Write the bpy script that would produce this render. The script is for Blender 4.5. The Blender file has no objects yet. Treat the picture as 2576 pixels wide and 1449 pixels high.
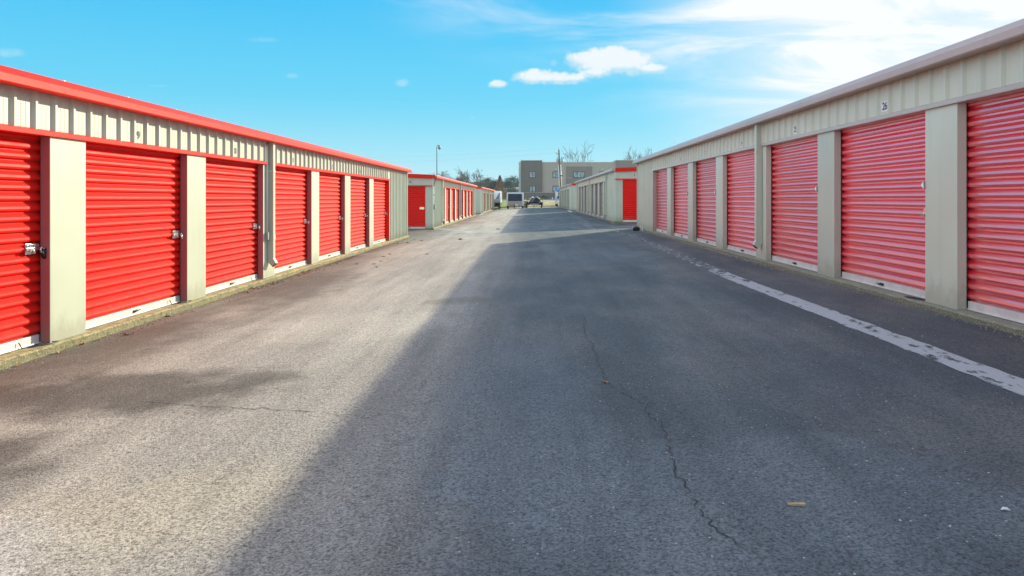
import bpy, bmesh, math, random
from mathutils import Vector, Matrix
random.seed(7)
sc = bpy.context.scene
COL = sc.collection
F = 1837.0          # focal length in units of a 2576 px wide picture
CAMZ = 1.55
R = math.radians

# ---------------------------------------------------------------- materials
def new_mat(name):
    m = bpy.data.materials.new(name); m.use_nodes = True
    return m, m.node_tree, m.node_tree.nodes['Principled BSDF']

def N(nt, t, **kw):
    n = nt.nodes.new(t)
    for k, v in kw.items(): setattr(n, k, v)
    return n

def L(nt, a, b): nt.links.new(a, b)

def MATH(nt, op, a, b=None, clamp=False):
    n = nt.nodes.new('ShaderNodeMath'); n.operation = op; n.use_clamp = clamp
    for i, v in enumerate((a, b)):
        if v is None: continue
        if isinstance(v, (int, float)): n.inputs[i].default_value = v
        else: nt.links.new(v, n.inputs[i])
    return n.outputs[0]

def SMOOTH(nt, x, lo, hi, a=0.0, b=1.0):
    n = nt.nodes.new('ShaderNodeMapRange'); n.interpolation_type = 'SMOOTHSTEP'
    nt.links.new(x, n.inputs[0])
    n.inputs[1].default_value = lo; n.inputs[2].default_value = hi
    n.inputs[3].default_value = a; n.inputs[4].default_value = b
    return n.outputs[0]

def MIX(nt, fac, a, b, blend='MIX'):
    n = nt.nodes.new('ShaderNodeMix'); n.data_type = 'RGBA'; n.blend_type = blend
    if isinstance(fac, (int, float)): n.inputs[0].default_value = fac
    else: nt.links.new(fac, n.inputs[0])
    for sock, v in ((6, a), (7, b)):
        if isinstance(v, tuple): n.inputs[sock].default_value = (*v, 1) if len(v) == 3 else v
        else: nt.links.new(v, n.inputs[sock])
    return n.outputs[2]

def NOISE(nt, vec, scale, detail=3, rough=0.55, stretch=None, dist=0.0):
    if stretch:
        mp = nt.nodes.new('ShaderNodeMapping'); mp.inputs['Scale'].default_value = stretch
        nt.links.new(vec, mp.inputs[0]); vec = mp.outputs[0]
    n = nt.nodes.new('ShaderNodeTexNoise'); nt.links.new(vec, n.inputs['Vector'])
    n.inputs['Scale'].default_value = scale; n.inputs['Detail'].default_value = detail
    n.inputs['Roughness'].default_value = rough; n.inputs['Distortion'].default_value = dist
    return n.outputs[0]

def WPOS(nt):
    g = nt.nodes.new('ShaderNodeNewGeometry'); return g.outputs['Position']

def plain(name, col, rough=0.5, metal=0.0, var=0.12, vscale=3.0, bump=0.0, bscale=40, spec=0.5, coat=0.0, coat_ior=1.5, coat_rough=0.1, stretch=None):
    m, nt, b = new_mat(name)
    p = WPOS(nt)
    n = NOISE(nt, p, vscale, 4, 0.6, stretch)
    f = SMOOTH(nt, n, 0.3, 0.7)
    dark = tuple(c * (1 - var) for c in col); lite = tuple(min(1, c * (1 + var * 0.6)) for c in col)
    L(nt, MIX(nt, f, dark, lite), b.inputs['Base Color'])
    b.inputs['Roughness'].default_value = rough; b.inputs['Metallic'].default_value = metal
    b.inputs['Specular IOR Level'].default_value = spec
    b.inputs['Coat Weight'].default_value = coat; b.inputs['Coat IOR'].default_value = coat_ior
    b.inputs['Coat Roughness'].default_value = coat_rough
    if bump:
        bn = nt.nodes.new('ShaderNodeBump'); bn.inputs['Strength'].default_value = 0.6; bn.inputs['Distance'].default_value = bump
        L(nt, NOISE(nt, p, bscale, 4), bn.inputs['Height']); L(nt, bn.outputs[0], b.inputs['Normal'])
    return m

def paint(name, col, rough, var, grime, coat=0.0, coat_ior=1.5, coat_rough=0.15, oil=0.0):
    """painted sheet metal: slow tone drift, run-down streaks, slight oil-canning"""
    m, nt, b = new_mat(name)
    p = WPOS(nt)
    big = SMOOTH(nt, NOISE(nt, p, 0.9, 3), 0.3, 0.7)
    c = MIX(nt, big, tuple(x * (1 - var) for x in col), tuple(min(1, x * (1 + var)) for x in col))
    st = SMOOTH(nt, NOISE(nt, p, 6.0, 4, 0.6, (1.0, 1.0, 0.06)), 0.52, 0.75)
    c = MIX(nt, MATH(nt, 'MULTIPLY', st, grime), c, tuple(x * 0.62 for x in col))
    sp = SMOOTH(nt, NOISE(nt, p, 55.0, 2, 0.5), 0.7, 0.78)
    c = MIX(nt, MATH(nt, 'MULTIPLY', sp, grime), c, (0.20, 0.16, 0.11))
    # splashed dirt low on the sheet, per-panel tone difference
    sz = nt.nodes.new('ShaderNodeSeparateXYZ'); L(nt, p, sz.inputs[0])
    zr = MATH(nt, 'SUBTRACT', sz.outputs[2], MATH(nt, 'MULTIPLY', MATH(nt, 'ADD', sz.outputs[0], 4.87), 0.0385))
    dn = MATH(nt, 'SUBTRACT', zr, MATH(nt, 'MULTIPLY', NOISE(nt, p, 9.0, 5, 0.7, (1, 1, 0.5)), 0.55))
    c = MIX(nt, MATH(nt, 'MULTIPLY', SMOOTH(nt, dn, 0.10, -0.22), min(1, grime*1.8)), c, (0.22, 0.19, 0.14))
    oi = nt.nodes.new('ShaderNodeObjectInfo'); mr = nt.nodes.new('ShaderNodeMapRange'); L(nt, oi.outputs['Random'], mr.inputs[0])
    mr.inputs[3].default_value = 0.86; mr.inputs[4].default_value = 1.06
    cc = nt.nodes.new('ShaderNodeCombineColor')
    for i in range(3): L(nt, mr.outputs[0], cc.inputs[i])
    c = MIX(nt, 1.0, c, cc.outputs[0], 'MULTIPLY')
    L(nt, c, b.inputs['Base Color'])
    rr = nt.nodes.new('ShaderNodeMapRange'); L(nt, NOISE(nt, p, 3.0, 4), rr.inputs[0])
    rr.inputs[3].default_value = rough * 0.8; rr.inputs[4].default_value = rough * 1.25
    L(nt, rr.outputs[0], b.inputs['Roughness'])
    b.inputs['Coat Weight'].default_value = coat; b.inputs['Coat IOR'].default_value = coat_ior; b.inputs['Coat Roughness'].default_value = coat_rough
    if oil:
        bn = nt.nodes.new('ShaderNodeBump'); bn.inputs['Strength'].default_value = 0.5; bn.inputs['Distance'].default_value = oil
        L(nt, NOISE(nt, p, 2.2, 2, 0.4, (1, 1, 0.5)), bn.inputs['Height'])
        L(nt, bn.outputs[0], b.inputs['Normal']); L(nt, bn.outputs[0], b.inputs['Coat Normal'])
    return m

M = {}
M['cream'] = paint('cream_sheet_metal', (0.565, 0.60, 0.47), 0.42, 0.04, 0.22, coat=0.3, coat_rough=0.3, oil=0.006)
M['red_door'] = paint('red_door_paint', (0.84, 0.012, 0.006), 0.5, 0.05, 0.10, coat=0.0, coat_ior=1.45, coat_rough=0.15, oil=0.003)
M['red_door_gloss'] = paint('glossy_red_door_paint', (0.90, 0.020, 0.045), 0.36, 0.05, 0.10, coat=1.0, coat_ior=3.4, coat_rough=0.22, oil=0.004)
M['tan_reflect_door'] = paint('tan_reflect_door_paint', (0.36, 0.32, 0.28), 0.4, 0.06, 0.2, coat=0.5)  # grazing reflection of sky and lit wall put into the red doors' colour
M['red_door'].node_tree.nodes['Principled BSDF'].inputs['Specular IOR Level'].default_value = 0.12
M['bounce_jamb'] = paint('red_bounce_jamb', (0.40, 0.13, 0.13), 0.5, 0.05, 0.25)  # cream pillar sides tinted with red light bounced off the sunlit doors
M['tan_trim'] = paint('tan_trim_paint', (0.50, 0.43, 0.37), 0.4, 0.06, 0.2, coat=0.5)  # plain tan for header and end trims
M['sky_reflect_trim'] = paint('sky_reflect_trim_paint', (0.47, 0.35, 0.30), 0.42, 0.06, 0.2, coat=0.3)  # sky reflection on the red eave trim put into its colour
M['red_trim'] = paint('red_trim_paint', (0.86, 0.016, 0.006), 0.45, 0.04, 0.12, coat=0.0, coat_ior=1.45, coat_rough=0.16)
M['red_trim'].node_tree.nodes['Principled BSDF'].inputs['Specular IOR Level'].default_value = 0.15
M['silver'] = plain('aluminium_bar', (0.72, 0.72, 0.68), 0.42, 0.35, 0.12, 5)
M['zinc'] = plain('zinc_plate', (0.75, 0.74, 0.72), 0.22, 0.9, 0.2, 60)
M['dark_metal'] = plain('dark_metal', (0.03, 0.032, 0.035), 0.4, 0.3, 0.3, 30)
M['black'] = plain('black_rubber', (0.012, 0.012, 0.014), 0.7, 0, 0.3, 20)
M['galv'] = plain('roof_metal', (0.62, 0.62, 0.60), 0.4, 0.5, 0.12, 2)
M['ink'] = plain('number_ink', (0.02, 0.02, 0.022), 0.6, 0, 0.1)
M['sticker'] = plain('white_sticker', (0.80, 0.80, 0.80), 0.5, 0, 0.05)
M['conduit'] = plain('white_conduit', (0.74, 0.75, 0.70), 0.45, 0, 0.08)
M['greybox'] = plain('grey_box', (0.30, 0.32, 0.30), 0.5, 0, 0.12)
M['paper'] = plain('paper_tag', (0.82, 0.82, 0.84), 0.8, 0, 0.08, 30)
M['dirtypipe'] = plain('rusty_spout', (0.16, 0.12, 0.08), 0.8, 0, 0.5, 30)

def concrete_mat():
    m, nt, b = new_mat('mossy_concrete'); p = WPOS(nt)
    c = MIX(nt, SMOOTH(nt, NOISE(nt, p, 3.0, 5), 0.3, 0.7), (0.36, 0.31, 0.16), (0.54, 0.46, 0.22))
    c = MIX(nt, MATH(nt, 'MULTIPLY', SMOOTH(nt, NOISE(nt, p, 14.0, 5, 0.65), 0.50, 0.62), 0.75), c, (0.10, 0.105, 0.055))
    g = nt.nodes.new('ShaderNodeNewGeometry'); sx = nt.nodes.new('ShaderNodeSeparateXYZ'); L(nt, g.outputs['True Normal'], sx.inputs[0])
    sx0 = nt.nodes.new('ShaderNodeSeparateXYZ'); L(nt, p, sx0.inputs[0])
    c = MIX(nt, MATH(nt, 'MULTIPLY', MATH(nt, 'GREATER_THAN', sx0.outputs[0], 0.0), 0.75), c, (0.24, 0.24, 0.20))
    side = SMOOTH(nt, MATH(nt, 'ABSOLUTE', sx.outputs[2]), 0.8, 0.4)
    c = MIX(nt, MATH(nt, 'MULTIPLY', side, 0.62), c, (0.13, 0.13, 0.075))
    c = MIX(nt, MATH(nt, 'MULTIPLY', SMOOTH(nt, NOISE(nt, p, 60.0, 3), 0.56, 0.66), 0.6), c, (0.60, 0.55, 0.42))
    L(nt, c, b.inputs['Base Color']); b.inputs['Roughness'].default_value = 0.9
    bn = nt.nodes.new('ShaderNodeBump'); bn.inputs['Strength'].default_value = 1.0; bn.inputs['Distance'].default_value = 0.02
    L(nt, NOISE(nt, p, 30, 6, 0.7), bn.inputs['Height']); L(nt, bn.outputs[0], b.inputs['Normal'])
    return m
M['concrete'] = concrete_mat()

def asphalt_mat():
    m, nt, b = new_mat('worn_asphalt'); p = WPOS(nt)
    sx = nt.nodes.new('ShaderNodeSeparateXYZ'); L(nt, p, sx.inputs[0]); X, Y = sx.outputs[0], sx.outputs[1]
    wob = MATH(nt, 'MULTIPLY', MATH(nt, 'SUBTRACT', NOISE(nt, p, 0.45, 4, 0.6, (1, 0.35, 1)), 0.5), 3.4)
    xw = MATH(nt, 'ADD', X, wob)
    # lane strips: dirt by left wall, worn pale middle, building shade painted dark right
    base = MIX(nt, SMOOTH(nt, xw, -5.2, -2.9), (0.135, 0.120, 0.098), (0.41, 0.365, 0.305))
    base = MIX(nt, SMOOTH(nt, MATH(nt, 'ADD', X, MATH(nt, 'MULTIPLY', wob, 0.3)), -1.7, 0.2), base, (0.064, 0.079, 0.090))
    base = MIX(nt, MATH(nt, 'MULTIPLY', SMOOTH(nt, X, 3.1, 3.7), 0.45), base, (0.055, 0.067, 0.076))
    # patches
    pt = SMOOTH(nt, NOISE(nt, p, 0.8, 5, 0.6, (1, 0.5, 1)), 0.40, 0.66)
    base = MIX(nt, MATH(nt, 'MULTIPLY', pt, 0.22), base, (0.36, 0.33, 0.28))
    dk = SMOOTH(nt, NOISE(nt, p, 0.55, 4, 0.62, (1.3, 0.55, 1.0)), 0.60, 0.44)
    base = MIX(nt, MATH(nt, 'MULTIPLY', dk, 0.20), base, (0.11, 0.105, 0.10))
    # broad dark damp stains by the left doors
    def blot(cx, cy, rx, ry, amt, col):
        nonlocal base
        dx = MATH(nt, 'DIVIDE', MATH(nt, 'SUBTRACT', X, cx), rx); dy = MATH(nt, 'DIVIDE', MATH(nt, 'SUBTRACT', Y, cy), ry)
        d = MATH(nt, 'ADD', MATH(nt, 'MULTIPLY', dx, dx), MATH(nt, 'MULTIPLY', dy, dy))
        d = MATH(nt, 'ADD', d, MATH(nt, 'MULTIPLY', MATH(nt, 'SUBTRACT', NOISE(nt, p, 2.2, 5), 0.5), 2.2))
        base = MIX(nt, MATH(nt, 'MULTIPLY', SMOOTH(nt, d, 1.3, 0.1), amt), base, col)
    blot(-3.1, 5.6, 1.4, 0.8, 0.80, (0.055, 0.052, 0.042))
    blot(-3.2, 3.9, 0.6, 0.8, 0.75, (0.06, 0.058, 0.048))
    blot(-4.2, 7.6, 0.7, 2.0, 0.55, (0.075, 0.062, 0.046))
    blot(-0.95, 10.0, 0.55, 0.40, 0.38, (0.12, 0.095, 0.06))
    blot(-3.8, 12.5, 0.8, 3.0, 0.55, (0.075, 0.060, 0.045))
    blot(-2.0, 8.3, 1.4, 1.1, 0.45, (0.54, 0.49, 0.40))
    blot(-1.7, 3.4, 0.8, 0.6, 0.35, (0.52, 0.44, 0.30))
    blot(-2.6, 2.9, 0.7, 0.5, 0.5, (0.62, 0.59, 0.56))
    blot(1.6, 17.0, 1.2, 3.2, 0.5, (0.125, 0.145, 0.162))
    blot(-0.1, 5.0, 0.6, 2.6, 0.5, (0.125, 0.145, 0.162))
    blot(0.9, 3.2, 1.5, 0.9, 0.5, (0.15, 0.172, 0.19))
    tr = NOISE(nt, p, 1.0, 5, 0.65, (2.6, 0.16, 1)); trm = nt.nodes.new('ShaderNodeMapRange'); L(nt, tr, trm.inputs[0])
    trm.inputs[1].default_value = 0.32; trm.inputs[2].default_value = 0.68; trm.inputs[3].default_value = 0.80; trm.inputs[4].default_value = 1.20
    tcc = nt.nodes.new('ShaderNodeCombineColor')
    for i in range(3): L(nt, trm.outputs[0], tcc.inputs[i])
    base = MIX(nt, 1.0, base, tcc.outputs[0], 'MULTIPLY')
    # aggregate grain
    vo = nt.nodes.new('ShaderNodeTexVoronoi'); L(nt, p, vo.inputs['Vector']); vo.inputs['Scale'].default_value = 105
    sepc = nt.nodes.new('ShaderNodeSeparateColor'); L(nt, vo.outputs['Color'], sepc.inputs[0])
    g1 = NOISE(nt, p, 130, 4, 0.75)
    g2 = SMOOTH(nt, NOISE(nt, p, 66, 3, 0.72), 0.37, 0.59); g3 = SMOOTH(nt, NOISE(nt, p, 21, 4, 0.7), 0.32, 0.62)
    gr = MATH(nt, 'ADD', MATH(nt, 'MULTIPLY', sepc.outputs[0], 0.30), MATH(nt, 'MULTIPLY', SMOOTH(nt, g1, 0.36, 0.64), 0.30))
    gr = MATH(nt, 'ADD', gr, MATH(nt, 'ADD', MATH(nt, 'MULTIPLY', g2, 0.45), MATH(nt, 'MULTIPLY', g3, 0.13)))
    mul = nt.nodes.new('ShaderNodeMapRange'); L(nt, gr, mul.inputs[0]); mul.inputs[1].default_value = 0; mul.inputs[2].default_value = 1.2
    mul.inputs[3].default_value = 0.0; mul.inputs[4].default_value = 1.98
    cc = nt.nodes.new('ShaderNodeCombineColor')
    for i in range(3): L(nt, mul.outputs[0], cc.inputs[i])
    base = MIX(nt, 1.0, base, cc.outputs[0], 'MULTIPLY')
    # pale chips scattered in the mix
    ch = nt.nodes.new('ShaderNodeTexVoronoi'); L(nt, p, ch.inputs['Vector']); ch.inputs['Scale'].default_value = 26
    s2 = nt.nodes.new('ShaderNodeSeparateColor'); L(nt, ch.outputs['Color'], s2.inputs[0])
    chip = MATH(nt, 'MULTIPLY', MATH(nt, 'LESS_THAN', ch.outputs['Distance'], 0.13), MATH(nt, 'GREATER_THAN', s2.outputs[1], 0.80))
    base = MIX(nt, MATH(nt, 'MULTIPLY', chip, 0.8), base, (0.55, 0.53, 0.50))
    L(nt, base, b.inputs['Base Color'])
    b.inputs['Roughness'].default_value = 0.72; b.inputs['Specular IOR Level'].default_value = 0.45
    bn = nt.nodes.new('ShaderNodeBump'); bn.inputs['Strength'].default_value = 0.8; bn.inputs['Distance'].default_value = 0.006
    L(nt, gr, bn.inputs['Height']); L(nt, bn.outputs[0], b.inputs['Normal'])
    return m
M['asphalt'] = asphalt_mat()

def grass_mat():
    m, nt, b = new_mat('dry_grass'); p = WPOS(nt)
    c = MIX(nt, SMOOTH(nt, NOISE(nt, p, 0.25, 4), 0.38, 0.62), (0.38, 0.31, 0.13), (0.52, 0.44, 0.22))
    c = MIX(nt, SMOOTH(nt, NOISE(nt, p, 3.0, 4), 0.45, 0.7), c, (0.26, 0.22, 0.10))
    sx = nt.nodes.new('ShaderNodeSeparateXYZ'); L(nt, p, sx.inputs[0])
    c = MIX(nt, SMOOTH(nt, sx.outputs[0], -1.0, -3.5), c, (0.20, 0.27, 0.04))
    L(nt, c, b.inputs['Base Color']); b.inputs['Roughness'].default_value = 1.0
    return m
M['grass'] = grass_mat()
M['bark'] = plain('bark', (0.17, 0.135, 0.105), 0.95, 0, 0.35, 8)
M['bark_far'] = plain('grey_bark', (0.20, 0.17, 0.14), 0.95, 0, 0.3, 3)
M['farwood'] = plain('hazy_grey_bark', (0.30, 0.275, 0.25), 0.95, 0, 0.25, 1)  # distance haze put into the bark colour
M['twig'] = plain('twig_bark', (0.17, 0.145, 0.125), 0.95, 0, 0.3, 3)
M['oakleaf'] = plain('dry_brown_leaf', (0.30, 0.155, 0.085), 0.9, 0, 0.45, 6)
M['pine'] = plain('pine_needles', (0.055, 0.12, 0.080), 0.9, 0, 0.5, 1.2)
M['pine2'] = plain('cedar_needles', (0.12, 0.155, 0.105), 0.9, 0, 0.5, 1.2)
M['hedge'] = plain('shrub_leaves', (0.10, 0.12, 0.06), 0.9, 0, 0.5, 6)
M['seam'] = plain('crack_shadow', (0.040, 0.040, 0.040), 1.0, 0, 0.3, 20)

def worn_line_mat(name, col, cover, scale=6.0):
    m, nt, b = new_mat(name); p = WPOS(nt)
    sx = nt.nodes.new('ShaderNodeSeparateXYZ'); L(nt, p, sx.inputs[0])
    far = SMOOTH(nt, sx.outputs[1], 9.5, 14.5, 0.0, 0.135)
    n = MATH(nt, 'SUBTRACT', NOISE(nt, p, scale, 7, 0.72, (1, 0.5, 1)), far)
    f = SMOOTH(nt, n, 0.5 - cover, 0.5 - cover + 0.10)
    g = SMOOTH(nt, NOISE(nt, p, 120, 3, 0.7), 0.3, 0.7)
    c = MIX(nt, g, tuple(x * 0.72 for x in col), col)
    c = MIX(nt, f, (0.13, 0.13, 0.13), c)
    L(nt, c, b.inputs['Base Color']); b.inputs['Roughness'].default_value = 0.85
    tr = nt.nodes.new('ShaderNodeBsdfTransparent'); mx = nt.nodes.new('ShaderNodeMixShader')
    out = nt.nodes['Material Output']
    L(nt, f, mx.inputs[0]); L(nt, tr.outputs[0], mx.inputs[1]); L(nt, b.outputs[0], mx.inputs[2]); L(nt, mx.outputs[0], out.inputs[0])
    return m
M['strip'] = worn_line_mat('worn_seam_and_sun_strip', (0.46, 0.46, 0.47), 0.15, 9.0)
M['whitepaint'] = worn_line_mat('old_white_paint', (0.62, 0.61, 0.58), 0.30, 7.0)

# ---------------------------------------------------------------- mesh helpers
class MB:
    def __init__(s): s.v = []; s.f = []
    def quad(s, a, b, c, d):
        i = len(s.v); s.v += [tuple(a), tuple(b), tuple(c), tuple(d)]; s.f.append((i, i+1, i+2, i+3)); return s
    def poly(s, pts):
        i = len(s.v); s.v += [tuple(p) for p in pts]; s.f.append(tuple(range(i, i+len(pts)))); return s
    def box(s, x0, x1, y0, y1, z0, z1, m=None):
        c = [(x0,y0,z0),(x1,y0,z0),(x1,y1,z0),(x0,y1,z0),(x0,y0,z1),(x1,y0,z1),(x1,y1,z1),(x0,y1,z1)]
        if m is not None: c = [tuple(m @ Vector(p)) for p in c]
        i = len(s.v); s.v += c
        for q in ((3,2,1,0),(4,5,6,7),(0,1,5,4),(1,2,6,5),(2,3,7,6),(3,0,4,7)): s.f.append(tuple(i+k for k in q))
        return s
    def prism(s, prof, fn, t0, t1, caps=True, steps=1):
        n = len(prof); i = len(s.v)
        for k in range(steps+1):
            t = t0 + (t1-t0)*k/steps
            s.v += [tuple(fn(a, b, t)) for a, b in prof]
        for k in range(steps):
            for j in range(n):
                a = i+k*n+j; b2 = i+k*n+(j+1) % n
                s.f.append((a, b2, b2+n, a+n))
        if caps:
            s.f.append(tuple(i+j for j in range(n))[::-1]); s.f.append(tuple(i+steps*n+j for j in range(n)))
        return s
    def tube(s, pts, radii, seg=6, cap=True):
        pts = [Vector(p) for p in pts]
        if isinstance(radii, (int, float)): radii = [radii]*len(pts)
        i = len(s.v); n = len(pts)
        for k, p in enumerate(pts):
            d = (pts[min(k+1, n-1)] - pts[max(k-1, 0)])
            if d.length < 1e-9: d = Vector((0, 0, 1))
            d.normalize()
            u = d.cross(Vector((0, 0, 1)) if abs(d.z) < 0.9 else Vector((1, 0, 0))).normalized(); w = d.cross(u)
            for j in range(seg):
                a = 2*math.pi*j/seg
                s.v.append(tuple(p + (u*math.cos(a) + w*math.sin(a))*radii[k]))
        for k in range(n-1):
            for j in range(seg):
                a = i+k*seg+j; b = i+k*seg+(j+1) % seg
                s.f.append((a, b, b+seg, a+seg))
        if cap and seg > 2:
            s.f.append(tuple(i+j for j in range(seg))[::-1]); s.f.append(tuple(i+(n-1)*seg+j for j in range(seg)))
        return s
    def cyl(s, a, b, r, seg=14): return s.tube([a, b], r, seg)
    def mesh(s, name, mat, origin=(0,0,0), smooth=False, fix=True, bevel=0.0):
        me = bpy.data.meshes.new(name)
        o = origin
        me.from_pydata([(x-o[0], y-o[1], z-o[2]) for x, y, z in s.v], [], s.f)
        if fix or bevel:
            bm = bmesh.new(); bm.from_mesh(me)
            if bevel:
                bmesh.ops.remove_doubles(bm, verts=bm.verts, dist=1e-5)
                es = [e for e in bm.edges if len(e.link_faces) == 2 and e.calc_face_angle(0) > 0.6]
                bmesh.ops.bevel(bm, geom=es, offset=bevel, segments=2, profile=0.6, affect='EDGES', clamp_overlap=True)
            bmesh.ops.recalc_face_normals(bm, faces=bm.faces); bm.to_mesh(me); bm.free()
        if smooth: me.shade_smooth()
        me.materials.append(mat); return me

def wloc(o):
    v = Vector((0, 0, 0))
    while o is not None: v += o.location; o = o.parent
    return v

def link(name, me, parent=None, loc=(0,0,0)):
    o = bpy.data.objects.new(name, me); COL.objects.link(o); o.location = loc
    if parent is not None: o.parent = parent
    return o

def obj(name, mb, mat, parent=None, **kw):
    """mesh given in world coordinates, stored relative to its parent"""
    if parent is not None and 'origin' not in kw: kw['origin'] = tuple(wloc(parent))
    return link(name, mb.mesh(name, mat, **kw), parent)

def loc_obj(name, mb, mat, parent, **kw):
    """mesh given in the parent's own coordinates"""
    return link(name, mb.mesh(name, mat, **kw), parent)

def thing(name, label, cat, loc=(0,0,0), group=None, rz=0.0):
    o = bpy.data.objects.new(name, None); COL.objects.link(o); o.location = loc; o.rotation_euler = (0, 0, rz)
    o.empty_display_size = 0.3
    o['label'] = label; o['category'] = cat
    if group: o['group'] = group
    return o

def tag(o, label, cat, group=None):
    o['label'] = label; o['category'] = cat
    if group: o['group'] = group
    return o

def structure(o): o['kind'] = 'structure'; return o

# ---------------------------------------------------------------- ground
def gz(x, y):
    xc = max(-6.6, min(7.2, x))
    z = 0.0385 * (xc + 4.87)
    z -= 0.035*math.exp(-((x+4.95)/0.38)**2) + 0.02*math.exp(-((x-4.45)/0.38)**2)
    if x > 2:   # dip in the cross drive beside the right hand building
        z -= 0.12 * math.exp(-((x-5.4)/1.9)**2) * math.exp(-((y-36.8)/3.2)**2)
    if y > 108:
        t = min(1, (y-108)/34.0); t = t*t*(3-2*t)
        z = z*(1-t) + 1.30*t
    return z

def gpt(px, py):
    """point on the paved plane seen at that picture position, worked out once per item"""
    r = (px-1329)/(py-500); X = r*1.3625/(1+0.0385*r); H = CAMZ - 0.0385*(X+4.87)
    Y = F*H/(py-500)
    return X, Y

def frange(a, b, n): return [a+(b-a)*i/n for i in range(n+1)]
def grid(xs, ys, dz, mat, name):
    mb = MB(); nx = len(xs)
    for y in ys:
        for x in xs: mb.v.append((x, y, gz(x, y)+dz))
    for j in range(len(ys)-1):
        for i in range(nx-1):
            a = j*nx+i; mb.f.append((a, a+1, a+nx+1, a+nx))
    return structure(obj(name, mb, mat, smooth=True, fix=False))

xs = [-2500, -900, -300, -120, -60, -30, -15] + frange(-8, -5.5, 4) + frange(-5.3, -4.3, 8) + frange(-4, 4, 16) + frange(4.1, 5.0, 6) + frange(5.5, 10, 9) + [15, 30, 60, 120, 300, 900, 2500]
ys = [-60, -20, -10] + frange(-5, 29, 6) + frange(30, 44, 14) + frange(50, 105, 8) + frange(108, 145, 16) + [160, 200, 300, 600, 1200, 4000]
grid(xs, ys, -0.03, M['grass'], 'ground')
xs2 = [-60, -30, -15] + frange(-8, -5.5, 4) + frange(-5.3, -4.3, 8) + frange(-4, 4, 16) + frange(4.1, 5.0, 6) + frange(5.5, 10, 9) + [15, 30, 60]
ys2 = [-30, -10] + frange(-5, 29, 6) + frange(30, 44, 14) + frange(50, 105, 8) + [108, 110, 111.5]
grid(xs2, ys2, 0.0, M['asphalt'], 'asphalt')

# ---------------------------------------------------------------- storage buildings
grid(frange(-9, 9, 36), frange(104.2, 111.3, 8), 0.006, plain('pale_sunlit_asphalt', (0.50, 0.48, 0.44), 0.9, 0, 0.2, 1.5), 'sunlit_pad')  # sunlight on the asphalt put in as an added pale sheet
PI2 = math.pi
DOOR_H = 2.14
def ribs(t0, t1, phase, pitch=0.3048):
    """R-panel outline along t: list of (t, out)"""
    out = [(t0, 0.0)]
    k = math.ceil((t0+0.045-phase)/pitch)
    while True:
        c = phase + k*pitch
        if c + 0.045 > t1: break
        for dt, o in ((-0.040, 0), (-0.016, 0.032), (0.016, 0.032), (0.040, 0),
                      (0.105, 0), (0.112, 0.0025), (0.120, 0.0025), (0.127, 0), (0.178, 0), (0.185, 0.0025), (0.193, 0.0025), (0.200, 0)):
            if t0 < c+dt < t1: out.append((c+dt, o))
        k += 1
    out.append((t1, 0.0))
    return out

def ribbed(mb, t0, t1, phase, z0, zfn, fn):
    pr = ribs(t0, t1, phase); i = len(mb.v)
    for t, o in pr:
        mb.v.append(tuple(fn(o, t, z0))); mb.v.append(tuple(fn(o, t, zfn(t))))
    for k in range(len(pr)-1):
        a = i+2*k; mb.f.append((a, a+2, a+3, a+1))

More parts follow.
